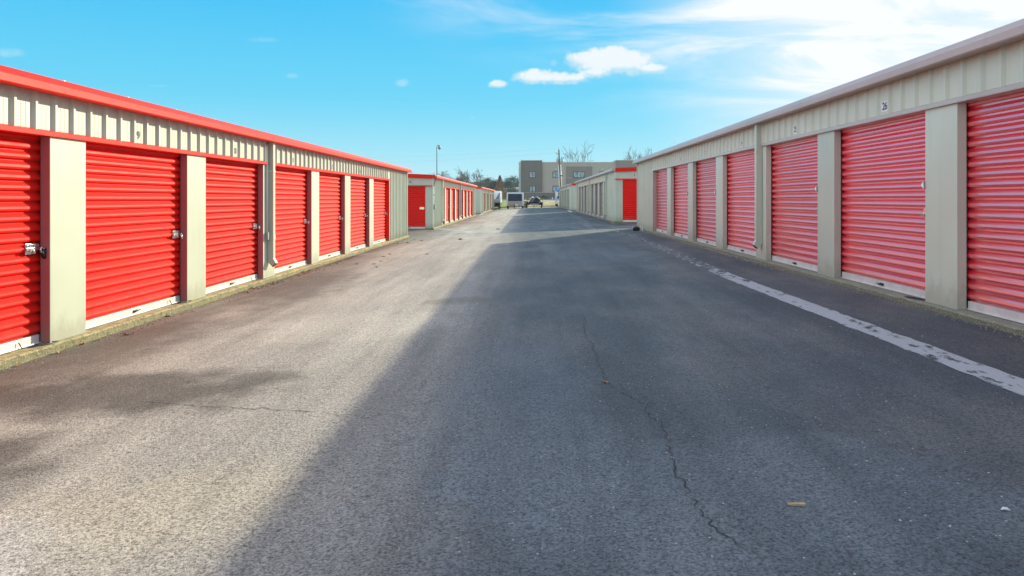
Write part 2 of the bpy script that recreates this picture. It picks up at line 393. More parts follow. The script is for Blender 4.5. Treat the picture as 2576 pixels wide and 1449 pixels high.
door_cache = {}
def door_meshes(s, w, dm=None):
    """curtain, bottom bar, pull handle, latch in local coordinates: origin at the opening's near bottom corner on the pillar plane"""
    key = (s, round(w, 3), dm)
    if key in door_cache: return door_cache[key]
    def P(d, y, z): return (-s*d, y, z)
    cur = MB(); pr = []
    z = 0.095; p = 0.1045
    while z < DOOR_H + 0.05:
        pr += [(-0.145, z), (-0.145, z+0.018), (-0.116, z+0.026), (-0.110, z+0.044), (-0.114, z+0.068)]
        z += p
    i = 0
    for d, zz in pr:
        cur.v.append(P(d, -0.06, zz)); cur.v.append(P(d, w+0.06, zz))
    # curtain split along its width so that it can sag and carry shallow dents
    nc = 14; cur.v = []; cur.f = []; rq = random.Random(int(w*1000)+s); dents = [(rq.uniform(0.3, w-0.3), rq.uniform(0.2, 1.4), rq.uniform(0.12, 0.3)) for _ in range(3)]
    for d, zz in pr:
        for c_ in range(nc+1):
            yy_ = -0.06+(w+0.12)*c_/nc; dd = d+0.0025*math.sin(yy_*2.1+zz*1.3)
            for da_, dz_, dr_ in dents: dd -= 0.006*math.exp(-((yy_-da_)**2+(zz-dz_)**2)/dr_**2)
            cur.v.append(P(dd, yy_, zz))
    for k in range(len(pr)-1):
        for c_ in range(nc): a_ = k*(nc+1)+c_; cur.f.append((a_, a_+1, a_+nc+2, a_+nc+1))
    bar = MB(); bar.box(*sorted((-s*-0.145, -s*-0.105)), 0.012, w-0.012, 0.006, 0.094)
    bar.box(*sorted((-s*-0.104, -s*-0.088)), 0.012, w-0.012, 0.006, 0.018)
    hd = MB()
    c = w*0.5
    hd.box(*sorted((-s*-0.1045, -s*-0.098)), c-0.05, c+0.05, 0.035, 0.068)
    hd.tube([P(-0.10, c-0.035, 0.05), P(-0.075, c-0.03, 0.046), P(-0.075, c+0.03, 0.046), P(-0.10, c+0.035, 0.05)], 0.007, 6)
    hd.tube([P(-0.10, c+0.05, 0.052), P(-0.08, c+0.075, 0.06), P(-0.085, c+0.105, 0.05)], 0.006, 6)
    # latch: plate, sliding bolt with knob, hasp ears.  it sits at the right hand side of the door seen from outside
    lt = MB(); q = (w-0.20) if s < 0 else 0.20
    e = 1 if s < 0 else -1
    zc = 0.985
    def B(d0, d1, a, b, z0, z1): lt.box(*sorted((-s*d0, -s*d1)), *sorted((q+e*a, q+e*b)), z0, z1)
    B(-0.112, -0.104, -0.02, 0.14, zc-0.055, zc+0.055)
    B(-0.104, -0.096, -0.01, 0.17, zc+0.018, zc+0.046)
    B(-0.104, -0.088, 0.02, 0.036, zc-0.05, zc+0.05); B(-0.104, -0.088, 0.10, 0.116, zc-0.05, zc+0.05)
    B(-0.094, -0.084, -0.03, 0.19, zc-0.012, zc+0.012)
    B(-0.104, -0.062, 0.05, 0.058, zc-0.045, zc-0.008)
    lt.tube([P(-0.09, q+e*0.0, zc-0.01), P(-0.06, q+e*0.0, zc-0.02)], 0.011, 8)
    res = (cur.mesh('roll_up_door', M[dm or ('red_door' if s < 0 else 'red_door_gloss')], fix=False), bar.mesh('bottom_bar', M['silver'], bevel=0.002),
           hd.mesh('pull_handle', M['dark_metal']), lt.mesh('latch', M['zinc'], bevel=0.0012))
    door_cache[key] = res
    return res

pillar_cache = {}
def pillar_mesh(s, w):
    key = (s, round(w, 3))
    if key not in pillar_cache:
        mb = MB(); mb.box(*sorted((0.0, s*0.098)), 0, w, 0.0, DOOR_H)
        pillar_cache[key] = mb.mesh('pillar', M['cream'], bevel=0.004)
    return pillar_cache[key]

_j = MB(); _j.box(-0.0975, -0.003, -0.0035, -0.0005, 0.001, DOOR_H-0.001); bounce_jamb_mesh = _j.mesh('bounce_jamb', M['bounce_jamb'])  # added plate on the pillar side that carries the red bounce tint
def text_mesh(txt, size):
    cu = bpy.data.curves.new('t', 'FONT'); cu.body = txt; cu.size = size; cu.extrude = 0.0008; cu.offset = 0.0015
    cu.align_x = 'CENTER'; cu.align_y = 'CENTER'; cu.space_character = 0.92
    o = bpy.data.objects.new('t', cu); COL.objects.link(o)
    dg = bpy.context.evaluated_depsgraph_get(); me = bpy.data.meshes.new_from_object(o.evaluated_get(dg))
    bpy.data.objects.remove(o); bpy.data.curves.remove(cu); me.materials.clear(); me.materials.append(M['ink'])
    return me

def storage(s, Xf, zs, y0, y1, openings, label, spouts, end_door=None, rib_phase=0.0, numbers=None, sticker=False,
            slab_from=None, conduit_at=None, cavity=None, trims=None, door_mat=None, trim_mat=None, group='storage buildings along the drive'):
    W = 9.14
    root = thing('storage_building', label, 'storage building', (s*(Xf+W/2), (y0+y1)/2, zs), group)
    def P(d, y, z): return (s*(Xf-d), y, zs+z)
    def roofz(d): return 2.705 + 0.042*min(0.13-d, d+W+0.13)   # top of roof sheet above the slab
    def bx(mb, d0, d1, a, b, z0, z1):
        X = sorted((s*(Xf-d0), s*(Xf-d1))); return mb.box(X[0], X[1], a, b, zs+z0, zs+z1)
    first, last = openings[0][0], openings[-1][1]
    # foundation slab, edges nibbled
    mb = MB(); yy = []; t = y0-0.03
    while t < y1+0.03: yy.append(t); t += 0.12
    yy.append(y1+0.03); rnd = random.Random(int(y0*10)+s)
    jit = lambda a: rnd.uniform(-a, a)
    n = len(yy)
    for t in yy:
        e = 0.085+jit(0.009)
        dlow = -zs-0.5
        for d, z in ((-W-0.05, dlow), (-W-0.05, 0.0), (e-0.018, 0.0), (e, -0.014+jit(0.005)), (e+0.008+jit(0.006), dlow)): mb.v.append(P(d, t, z))
    for k in range(n-1):
        for j in range(4): a = k*5+j; mb.f.append((a, a+1, a+6, a+5))
    mb.f.append((0, 1, 2, 3, 4)); mb.f.append(tuple((n-1)*5+j for j in range(5)))
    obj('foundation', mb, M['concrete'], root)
    # wall: gabled core set back behind the doors, ribbed skin on the closed stretches and on both end walls
    mb = MB()
    prof = [(-0.20, 0.001), (-0.20, roofz(-0.20)-0.05), (-W/2, roofz(-W/2)-0.05), (-W, roofz(-W)-0.05), (-W, 0.001)]
    mb.prism(prof, lambda d, z, t: P(d, t, z), y0+0.02, y1-0.02)
    for a, b in ((y0, first), (last, y1)):
        bx(mb, -0.21, -0.012, a+0.021, b-0.001, 0.002, 2.60)
        ribbed(mb, a, b, rib_phase, 0.0, lambda t: 2.64, lambda o, t, z: P(-0.008+o, t, z))
    door_d = None
    for yy0, sg in ((y0, -1), (y1, 1)):
        def E(o, t, z, yy0=yy0, sg=sg): return P(-t, yy0+sg*(0.002+o*0.45), z)
        top = lambda t: roofz(-t)-0.04
        if sg < 0 and end_door:
            da, db = end_door
            ribbed(mb, 0.0, da, 0.1, -0.02, top, E); ribbed(mb, db, W, 0.1, -0.02, top, E)
            ribbed(mb, da, db, 0.1, DOOR_H, top, E)
        else: ribbed(mb, 0.0, W, 0.1, -0.02, top, E)
    obj('wall', mb, M['cream'], root, fix=False)
    # corner trims
    for yy0, sg in ((y0, -1), (y1, 1)):
        mb = MB(); bx(mb, -0.07, 0.030, *sorted((yy0+sg*0.020, yy0-sg*0.05)), 0.0, 2.58)
        obj('corner_trim', mb, M['cream'], root, bevel=0.003)
    # header cladding above the doors
    mb = MB(); bx(mb, -0.20, -0.010, first, last, DOOR_H+0.002, 2.60)
    ribbed(mb, first, last, rib_phase, DOOR_H+0.03, lambda t: 2.64, lambda o, t, z: P(-0.008+o, t, z))
    obj('header_cladding', mb, M['cream'], root, fix=False)
    # red trim over the openings
    for a, b in (trims or [(first, last)]):
        mb = MB(); bx(mb, -0.118, 0.036, a, b, DOOR_H, DOOR_H+0.006); bx(mb, 0.029, 0.036, a, b, DOOR_H+0.007, DOOR_H+0.048)
        mb.prism([(0.0295, DOOR_H+0.049), (0.037, DOOR_H+0.049), (0.0, DOOR_H+0.062), (-0.006, DOOR_H+0.055)], lambda d, z, t: P(d, t, z), a, b)
        obj('header_trim', mb, M[trim_mat or ('red_trim' if s < 0 else 'tan_trim')], root)
    mb = MB(); bx(mb, -0.118, 0.004, last-0.012, last+0.004, 0.0, DOOR_H-0.001); bx(mb, 0.0005, 0.008, last-0.012, last+0.052, 0.0, DOOR_H+0.047)
    obj('jamb_trim', mb, M[trim_mat or ('red_trim' if s < 0 else 'tan_trim')], root)
    # doors and pillars
    for k, (a, b) in enumerate(openings):
        cur, bar, hd, lt = door_meshes(s, b-a, door_mat)
        base = Vector((s*Xf, a, zs)) - wloc(root)
        dr = link('roll_up_door', cur, root, base)
        link('bottom_bar', bar, dr); link('pull_handle', hd, dr); link('latch', lt, dr)
        if numbers and numbers[k]:
            nb = numbers[k]; yc = (a+b)/2 - (0.13 if s < 0 else 0.18)
            j = round((yc-0.125-rib_phase)/0.3048); yc = rib_phase + j*0.3048 + (0.13 if s < 0 else 0.122)
            zc = 2.30
            me = text_mesh(nb, 0.135)
            rot = Matrix(((0, 0, 1), (1, 0, 0), (0, 1, 0))) if s < 0 else Matrix(((0, 0, -1), (-1, 0, 0), (0, 1, 0)))
            me.transform(rot.to_4x4())
            o = link('door_number', me, root, Vector(P(0.001 if s < 0 else 0.0025, yc, zc)) - wloc(root))
            if sticker:
                mb2 = MB(); wd = 0.038*len(nb)+0.014
                X = sorted((s*(Xf-(-0.0065)), s*(Xf-0.0005)))
                mb2.box(X[0], X[1], yc-wd, yc+wd, zs+zc-0.065, zs+zc+0.065)
                obj('number_plate', mb2, M['sticker'], o)
    for (a, b), (c, d) in zip(openings, openings[1:]):
        pl = link('pillar', pillar_mesh(s, c-b), root, Vector((s*Xf, b, zs)) - wloc(root))
        if s < 0: link('bounce_jamb', bounce_jamb_mesh, pl)
    # eave fascia
    prof = [(0.0, 2.575), (0.185, 2.560), (0.195, 2.572), (0.195, 2.642), (0.15, 2.712), (0.02, 2.712)]
    mb = MB(); mb.prism(prof, lambda d, z, t: P(d, t, z), y0-0.09, y1+0.09)
    obj('eave_trim', mb, M['red_trim' if s < 0 else 'sky_reflect_trim'], root); mb = MB()
    prof2 = [(-W-0.0, 2.575), (-W-0.19, 2.565), (-W-0.195, 2.642), (-W-0.15, 2.712), (-W-0.02, 2.712)]
    mb.prism(prof2, lambda d, z, t: P(d, t, z), y0-0.09, y1+0.09)
    obj('eave_trim', mb, M['red_trim'], root)
    # rake trims on the gables
    for yy0, sg in ((y0, -1), (y1, 1)):
        mb = MB(); za, zb = roofz(0), roofz(-W/2)
        pr = [(0, za-0.19), (0, za+0.012), (-W/2, zb+0.012), (-W, za+0.012), (-W, za-0.19), (-W/2, zb-0.19)]
        mb.prism(pr, lambda d, z, t: P(d, t, z), yy0+sg*0.018, yy0+sg*0.088)
        obj('rake_trim', mb, M['red_trim'], root)
    # roof sheet with standing seams
    mb = MB()
    for da, db in ((0.10, -W/2), (-W/2, -W-0.10)):
        pr = [(da, roofz(da)-0.02), (da, roofz(da)+0.004), (db, roofz(db)+0.004), (db, roofz(db)-0.02)]
        mb.prism(pr, lambda d, z, t: P(d, t, z), y0-0.085, y1+0.085)
        t = y0+0.3
        while t < y1:
            pr = [(da-0.0 if da > 0 else da, roofz(da)+0.005), (da, roofz(da)+0.024), (db, roofz(db)+0.024), (db, roofz(db)+0.005)]
            mb.prism(pr, lambda d, z, tt: P(d, tt, z), t-0.012, t+0.012); t += 1.22
    obj('roof', mb, M['galv'], root)
    # downspouts
    for yc in spouts:
        mb = MB(); z1 = 2.60
        bx(mb, 0.006, 0.115, yc-0.055, yc+0.055, 0.36, z1)
        pr = [(yc-0.055, 0.36), (yc+0.055, 0.36), (yc+0.055, 0.33), (yc+0.02, 0.22), (yc-0.055, 0.27)]
        mb.prism([(0.006, 0.36), (0.115, 0.36), (0.165, 0.275), (0.085, 0.215), (0.006, 0.30)], lambda d, z, t: P(d, t, z), yc-0.055, yc+0.055)
        ds = obj('downspout', mb, M['cream'], root, bevel=0.003)
        for za_, zb_ in ((0.72, 0.80), (2.0, 2.04)):
            mb = MB(); bx(mb, 0.002, 0.119, yc-0.060, yc+0.060, za_, zb_); obj('strap', mb, M['cream'], ds)
        mb = MB(); mb.prism([(0.087, 0.208), (0.167, 0.268), (0.172, 0.260), (0.094, 0.198)], lambda d, z, t: P(d, t, z), yc-0.05, yc+0.05)
        obj('spout_mouth', mb, M['dirtypipe'], ds)
    if conduit_at:
        for yc in conduit_at:
            mb = MB(); mb.tube([P(0.03, yc, 0.85), P(0.03, yc, 2.52)], 0.014, 8); mb2 = MB()
            cd = obj('conduit', mb, M['conduit'], root, smooth=True)
            bx(mb2, 0.001, 0.06, yc-0.04, yc+0.04, 0.72, 0.86); obj('outlet_box', mb2, M['greybox'], cd, bevel=0.004)
    if end_door:
        da, db = end_door   # distances from the corner
        yb = y0-0.018
        def Q(d, o, z): return P(-d, yb-o, z)
        mb = MB(); pr = []; z = 0.06
        while z < DOOR_H:
            pr += [(0.012, z), (0.012, z+0.016), (-0.006+0.012*0, z+0.027)]
            pr[-1] = (0.030, z+0.027); pr += [(0.032, z+0.045), (0.030, z+0.070)]; z += 0.1045
        for o_, zz in pr: mb.v.append(Q(da, o_-0.03, zz)); mb.v.append(Q(db, o_-0.03, zz))
        for k in range(len(pr)-1): mb.f.append((2*k, 2*k+1, 2*k+3, 2*k+2))
        ed = obj('roll_up_door', mb, M['red_door'], root, fix=False)
        mb = MB(); X = sorted((P(-da-0.01, 0, 0)[0], P(-db+0.01, 0, 0)[0]))
        mb.box(X[0], X[1], yb-0.02, yb+0.03, zs-0.03, zs+0.058); obj('bottom_bar', mb, M['silver'], ed, bevel=0.002)
        xc = (X[0]+X[1])/2 + (0.35 if s < 0 else -0.3)
        mb = MB(); mb.box(xc-0.13, xc+0.13, yb-0.03, yb-0.021, zs+0.0, zs+0.03); obj('pull_handle', mb, M['dark_metal'], ed)
        xl = X[1]-0.17 if s < 0 else X[1]-0.2
        mb = MB(); mb.box(xl-0.10, xl+0.13, yb-0.02, yb-0.008, zs+0.95, zs+1.07); mb.box(xl-0.10, xl+0.14, yb-0.034, yb-0.021, zs+0.985, zs+1.015)
        obj('latch', mb, M['zinc'], ed)
        mb = MB(); X = sorted((P(-da+0.38, 0, 0)[0], P(-db-0.38, 0, 0)[0]))
        mb.box(X[0], X[1], yb-0.055, yb-0.004, zs+DOOR_H-0.01, zs+DOOR_H+0.04)
        obj('header_trim', mb, M['red_trim'], root)
        me = text_mesh(end_door_no[s], 0.16); me.transform(Matrix.Rotation(PI2/2, 4, 'X'))
        link('door_number', me, root, Vector(((s*(Xf+(1.12 if s < 0 else 0.98))), y0-0.02, zs+2.36)) - wloc(root))
    return root

end_door_no = {-1: '6', 1: '1'}
XL, XR = 4.95, 4.44
ZL, ZR = 0.055, 0.40
def row_openings():
    out = []
    for k in range(-3, 5):
        a = 8.17+3.04*k; out.append((a, a+2.43))
    out.append((8.17+3.04*5, 25.95))
    return out
op = row_openings()
numsL = ['', '', '8', '9', '10', '11', '12', '13', '14']
numsR = ['', '', '27', '26', '25', '24', '23', '22', '21']
storage(-1, XL, ZL, -1.2, 29.78, op, 'cream storage building with bright red roll-up doors 9 to 14, sunlit, nearest on the left', [13.90],
        rib_phase=9.15, numbers=numsL, conduit_at=[13.76], trims=[(op[0][0], 13.80), (13.98, op[-1][1])])
storage(1, XR, ZR, -1.2, 29.66, op, 'cream storage building in shade with red roll-up doors 21 to 26, nearest on the right', [13.90],
        rib_phase=8.97, numbers=numsR, sticker=True, trims=[(op[0][0], 11.9), (11.905, 13.80), (13.98, op[-1][1])])
def far_openings(b):
    o = [(b+4.2, b+5.55)]
    for k in range(7):
        a = b+6.15+3.04*k; o.append((a, a+2.43))
    return o
op2 = far_openings(37.3)
storage(-1, XL-0.05, ZL, 37.3, 67.6, op2, 'sunlit cream storage building, second on the left, with a red door in its end wall', [41.15, 52.25, 65.0],
        end_door=(0.36, 2.8), trims=[(op2[0][0], 52.1), (52.4, op2[-1][1])])
storage(1, XR, ZR, 37.3, 67.7, op2, 'shaded cream storage building with a red door in its end wall, second on the right', [41.15, 52.4, 65.0],
        end_door=(0.38, 2.81), trims=[(op2[0][0], 52.25), (52.55, op2[-1][1])], door_mat='tan_reflect_door')
op3 = far_openings(75.0)
storage(-1, XL-0.02, ZL, 75.0, 105.4, op3, 'small-looking sunlit storage building with a plain grey end wall, third and farthest on the left', [84.0, 90.0, 96.2, 102.3], door_mat='bounce_jamb', trim_mat='tan_trim')
storage(1, XR, ZR, 74.5, 104.6, far_openings(74.5), 'small-looking shaded storage building with a plain end wall, third and farthest on the right', [83.5, 89.5, 95.7, 101.8], door_mat='tan_reflect_door')

# conduit run and box on the corner of the second left building belongs to the camera mast
mx, my = -4.66, 37.22
mast = thing('camera_mast', 'tall thin mast with a dome camera, rising from the corner of the second left building', 'camera mast', (mx-0.0, my, ZL))
mb = MB()
mb.tube([(mx-0.20, my+0.42, 2.20), (mx-0.19, my+0.42, 2.34), (mx-0.03, my+0.05, 2.66), (mx, my, 2.80), (mx, my, 4.20), (mx+0.02, my, 4.25), (mx+0.12, my, 4.27)], 0.020, 8)
obj('mast_pole', mb, M['dark_metal'], mast, smooth=True)
mb = MB(); mb.tube([(mx-0.21, my+0.42, 0.06), (mx-0.21, my+0.42, 2.20)], 0.017, 8)
obj('conduit', mb, M['conduit'], mast, smooth=True)
mb = MB(); mb.box(mx-0.26, mx-0.13, my+0.38, my+0.50, 1.0, 1.26); mb.box(mx-0.24, mx-0.17, my+0.39, my+0.46, 1.72, 1.78)
obj('junction_box', mb, M['greybox'], mast, bevel=0.006)
mb = MB()
mb.tube([(mx+0.12, my, 4.28), (mx+0.125, my, 4.20), (mx+0.125, my, 4.15), (mx+0.125, my, 4.10), (mx+0.125, my, 4.06)], [0.03, 0.07, 0.085, 0.07, 0.03], 12)
obj('dome_camera', mb, M['greybox'], mast, smooth=True)

# ---------------------------------------------------------------- padlocks, tags, cords
def torus_arc(mb, c, r, t, u, v, a0, a1, n=10):
    pts = [Vector(c)+Vector(u)*r*math.cos(a0+(a1-a0)*i/n)+Vector(v)*r*math.sin(a0+(a1-a0)*i/n) for i in range(n+1)]
    mb.tube(pts, t, 6)

pl_body = MB(); pl_body.box(-0.013, 0.013, -0.026, 0.026, -0.075, -0.018)
me_body = pl_body.mesh('padlock_body', M['dark_metal'], bevel=0.005)
pl_body2 = MB(); pl_body2.box(-0.013, 0.013, -0.026, 0.026, -0.075, -0.018); me_body2 = pl_body2.mesh('padlock_body', M['zinc'], bevel=0.005)
mbs = MB(); torus_arc(mbs, (0, 0, -0.012), 0.017, 0.005, (0, 1, 0), (0, 0, 1), 0, math.pi); mbs.tube([(0, -0.017, -0.012), (0, -0.017, -0.03)], 0.005, 6); mbs.tube([(0, 0.017, -0.012), (0, 0.017, -0.03)], 0.005, 6)
me_shk = mbs.mesh('shackle', M['zinc'], smooth=True)
names_l = {5.13: None}
for k, nb in enumerate(['8', '9', '10', '11', '12', '13', '14']):
    a, b = op[k+2]
    big = nb == '8'
    lab = {'8': 'black padlock with steel shackle on the door cut off by the left edge'}.get(nb, 'shiny padlock hanging from the latch of red door '+nb)
    t = thing('padlock', lab, 'padlock', (-XL-0.055, b-0.075 if not big else b-0.05, ZL+0.985), 'padlocks on the left row of doors')
    t.rotation_euler = (R(38 if big else 30+5*(k % 3)), 0, R(0))
    link('padlock_body', me_body if big else me_body2, t); link('shackle', me_shk, t)
    if big: t.scale = (1.5, 1.5, 1.5)
for k, nb in ((3, '26'), (4, '25'), (6, '23'), (7, '22'), (8, '21')):
    a, b = op[k]
    mb = MB(); rr = random.Random(k)
    x = XR-0.012; y = a+0.035
    mb.v += [(x+0.05, y+0.01, ZR+1.36), (x-0.005, y-0.03, ZR+1.345), (x-0.01, y-0.045, ZR+1.26), (x+0.03, y+0.02, ZR+1.25), (x-0.02, y-0.01, ZR+1.305)]
    mb.f += [(0, 1, 4), (1, 2, 4), (2, 3, 4), (3, 0, 4)]
    mb.v += [(vx-0.002, vy+0.002, vz) for vx, vy, vz in mb.v[:5]]; mb.f += [(5, 6, 9), (6, 7, 9), (7, 8, 9), (8, 5, 9)]
    o = obj('paper_tag', mb, M['paper'], fix=False)
    tag(o, 'crumpled white paper tag at the latch side of shaded door '+nb, 'paper tag', 'paper tags on the right row of doors')

def cord(name_lab, pts, grp='pull cords on the door sills'):
    mb = MB(); mb.tube(pts, 0.006, 6); o = obj('pull_cord', mb, M['dark_metal'], smooth=True)
    tag(o, name_lab, 'cord', grp)
def cord_pts(s, Xf, zs, y):
    P = lambda d, yy, z: (s*(Xf-d), yy, zs+z)
    return [P(-0.09, y-0.22, 0.07), P(-0.07, y-0.20, 0.012), P(-0.02, y-0.10, 0.008), P(0.02, y+0.0, 0.008), P(0.045, y+0.10, 0.009), P(0.03, y+0.2, 0.008), P(-0.01, y+0.14, 0.009), P(-0.03, y+0.02, 0.008), P(-0.075, y-0.12, 0.008)]
cord('dark looped cord lying on the mossy sill of the door at the left edge', cord_pts(-1, XL, ZL, op[2][1]-0.12))
cord('dark looped cord on the sill below red door 9', cord_pts(-1, XL, ZL, op[3][1]-0.12))
cord('dark cord end on the sill below red door 10', cord_pts(-1, XL, ZL, op[4][1]-0.16)[:5])
cord('dark cord on the concrete sill below shaded door 26', cord_pts(1, XR, ZR, op[3][0]+0.18))

# ---------------------------------------------------------------- markings, cracks
def ribbon(name, pts, w, mat, dz, jitter=0.0, sub=0.25, wj=0.3, seed=1):
    rr = random.Random(seed); P = []
    for (x0, y0), (x1, y1) in zip(pts, pts[1:]):
        n = max(1, int(math.hypot(x1-x0, y1-y0)/sub))
        for i in range(n): P.append((x0+(x1-x0)*i/n, y0+(y1-y0)*i/n))
    P.append(pts[-1])
    mb = MB(); n = len(P)
    for i, (x, y) in enumerate(P):
        dx = P[min(i+1, n-1)][0]-P[max(i-1, 0)][0]; dy = P[min(i+1, n-1)][1]-P[max(i-1, 0)][1]; l = math.hypot(dx, dy) or 1
        nx, ny = -dy/l, dx/l; jx = rr.uniform(-jitter, jitter)
        ww = w*(1+rr.uniform(-wj, wj))/2
        if isinstance(mat, str) or i in (0, n-1): ww *= 0.5
        x += nx*jx; y += ny*jx
        mb.v.append((x+nx*ww, y+ny*ww, gz(x+nx*ww, y+ny*ww)+dz)); mb.v.append((x-nx*ww, y-ny*ww, gz(x-nx*ww, y-ny*ww)+dz))
    for i in range(n-1): mb.f.append((2*i, 2*i+1, 2*i+3, 2*i+2))
    return structure(obj(name, mb, mat, fix=False))

ribbon('pavement_strip', [(3.28, 1.0), (3.25, 4.8), (3.20, 11.3), (3.30, 16.0), (3.45, 21.0), (3.5, 24.5), (3.3, 28.2)], 0.26, M['strip'], 0.004, 0.008, 0.15, 0.08, 3)
ribbon('pavement_strip', [(2.65, 29.6), (2.75, 33.5), (3.05, 39), (3.2, 46), (3.35, 60), (3.45, 72)], 0.34, M['strip'], 0.004, 0.05, 0.5, 0.2, 4)
ribbon('painted_line', [(-4.75, 37.9), (-2.55, 32.2)], 0.16, M['whitepaint'], 0.004, 0, 0.3, 0.1, 5)
ribbon('painted_line', [(-4.6, 41.0), (-2.6, 38.9)], 0.10, M['whitepaint'], 0.004, 0, 0.3, 0.1, 6)
ribbon('painted_line', [(4.1, 75.5), (3.95, 66.5)], 0.25, M['whitepaint'], 0.004, 0, 0.3, 0.1, 7)
ribbon('painted_line', [(-4.7, 76.0), (-4.55, 68.0)], 0.25, M['whitepaint'], 0.004, 0, 0.3, 0.1, 8)
ribbon('seam_sun_band', [gpt(1273, 574), gpt(1380, 568), gpt(1478, 558)], 0.5, M['strip'], 0.0045, 0.05, 0.4, 0.3, 9)  # pale sealed seam across the lane
ribbon('seam_sun_band', [gpt(1375, 537.5), gpt(1438, 529)], 0.5, M['strip'], 0.0045, 0.05, 0.6, 0.3, 10)  # sunlight through the gap between buildings, painted as a pale band
cr = [
 [(370,1012),(500,1022),(570,1024),(640,1030),(660,1027),(690,1032),(740,1034),(800,1036),(840,1043),(880,1050)],
 [(930,1054),(1000,1025),(1060,1018),(1130,1003),(1200,992),(1290,978),(1370,970),(1480,966)],
 [(1468,795),(1473,850),(1490,866),(1495,880),(1505,900),(1501,912),(1515,935),(1523,955),(1535,975),(1575,992),(1625,1020)],
 [(1625,1010),(1632,1050),(1655,1062),(1670,1080),(1677,1095),(1685,1120),(1690,1165),(1712,1200),(1730,1245),(1775,1300),(1800,1340),(1845,1360),(1870,1385)],
 [(985,587),(1060,588.5),(1150,588.5),(1275,588)],
 [(1850,690),(1890,703),(1950,732),(2050,770)],
]
for i, pl in enumerate(cr):
    P = [gpt(*p) for p in pl]
    ribbon('pavement_crack', P, [0.006, 0.003, 0.0042, 0.0048, 0.05, 0.006][i], M['seam'], 0.0030, [0.012, 0.012, 0.02, 0.022, 0.02, 0.01][i], 0.035 if i != 4 else 0.3, 0.75, 20+i)

# ---------------------------------------------------------------- leaves, chips, pebbles
leafcols = {'tan': (0.42, 0.27, 0.11), 'orange': (0.55, 0.20, 0.05), 'brown': (0.18, 0.09, 0.05), 'pale': (0.55, 0.45, 0.33)}
for k, c in leafcols.items(): M['leaf_'+k] = plain('leaf_'+k, c, 0.8, 0, 0.3, 60)
def leaf_mesh(kind, seed, size):
    rr = random.Random(seed); mb = MB(); n = 10 if kind != 'chip' else 0
    pts = []
    for i in range(n):
        a = 2*math.pi*i/n; r = size*(0.5 if i % 2 else 1.0)*rr.uniform(0.75, 1.15)*(1.25 if i in (0, 5) else 1)
        pts.append((r*math.cos(a), r*0.75*math.sin(a), 0.004+abs(math.sin(a))*size*rr.uniform(0.15, 0.55)))
    mb.v.append((0, 0, 0.006)); mb.v += pts
    for i in range(n): mb.f.append((0, 1+i, 1+(i+1) % n))
    mb.tube([(0, 0, 0.006), (-size*1.7, size*0.2, 0.012)], size*0.035, 4)
    return mb.mesh('fallen_leaf', M['leaf_'+kind])
leafs = [
 (152, 880, 'tan', 0.055, 'yellow-tan dead leaf against the slab below the leftmost pillar'),
 (206, 861, 'orange', 0.045, 'small orange dead leaf by the slab edge near the cream pillar'),
 (316, 842, 'brown', 0.05, 'curled brown leaf on the asphalt in front of red door 9'),
 (421, 792, 'brown', 0.05, 'flat brown leaf at the mossy slab edge below red door 9'),
 (631, 723, 'orange', 0.06, 'bright red-orange leaf at the slab edge below red door 10'),
 (762, 684, 'orange', 0.06, 'orange leaf among gravel at the slab below red door 11'),
 (748, 682, 'tan', 0.05, None), (776, 680, 'brown', 0.05, None),
 (940, 665, 'pale', 0.06, 'pale curled leaf alone on the sunlit asphalt, near door 12'),
 (958, 658, 'brown', 0.05, None), (965, 646, 'brown', 0.05, None), (897, 665, 'brown', 0.045, None), (947, 673, 'brown', 0.04, None),
 (1523, 963, 'tan', 0.035, 'flat tan star-shaped leaf at the end of the crack in the shade'),
 (1061, 606, 'tan', 0.07, None), (1042, 604, 'brown', 0.07, None), (1000, 613, 'tan', 0.06, None), (1026, 611, 'brown', 0.06, None),
 (1157, 603, 'brown', 0.10, 'dark leaf clump on the cross drive left of centre'), (1253, 577, 'brown', 0.12, 'dark reddish leaf clump in the middle of the cross drive'),
 (980, 640, 'tan', 0.05, None), (1075, 640, 'brown', 0.05, None), (885, 628, 'brown', 0.05, None), (905, 640, 'tan', 0.05, None),
 (1130, 553, 'brown', 0.12, None), (1148, 556, 'pale', 0.10, None), (1180, 548, 'tan', 0.1, None), (30, 912, 'orange', 0.03, 'small orange leaf on the slab edge at the far left'),
]
for i, (px, py, kind, sz, lab) in enumerate(leafs):
    x, y = gpt(px, py); x = max(x, -4.83)
    o = link('fallen_leaf', leaf_mesh(kind, i, sz), None, (x, y, gz(x, y)))
    o.rotation_euler = (0, 0, random.uniform(0, 6.2))
    tag(o, lab or 'small dead leaf scattered on the sunlit asphalt by the left buildings', 'leaf', 'dead leaves on the asphalt')
# wood chip
x, y = gpt(2004, 1272); mb = MB()
mb.poly([(-0.036, 0.006, 0.010), (-0.024, -0.006, 0.010), (0.036, -0.008, 0.012), (0.036, 0.008, 0.012)]); mb.poly([(-0.036, 0.006, 0.002), (-0.024, -0.006, 0.002), (0.036, -0.008, 0.002), (0.036, 0.008, 0.002)])
for a, b in ((0, 1), (1, 2), (2, 3), (3, 0)): mb.f.append((a, b, b+4, a+4))
wood = plain('pale_wood', (0.52, 0.37, 0.20), 0.7, 0, 0.2, 60)
o = link('wood_chip', mb.mesh('wood_chip', wood), None, (x, y, gz(x, y))); o.rotation_euler = (0, 0, -0.05)
tag(o, 'flat yellow splinter of wood on the shaded asphalt in the foreground', 'wood chip')
x, y = gpt(2529, 1285); mb = MB()
mb.tube([(-0.018, 0, 0.005), (-0.006, 0.003, 0.009), (0.008, 0, 0.008), (0.018, -0.003, 0.003)], [0.002, 0.006, 0.006, 0.002], 6)
o = link('paper_scrap', mb.mesh('paper_scrap', M['paper']), None, (x, y, gz(x, y)))
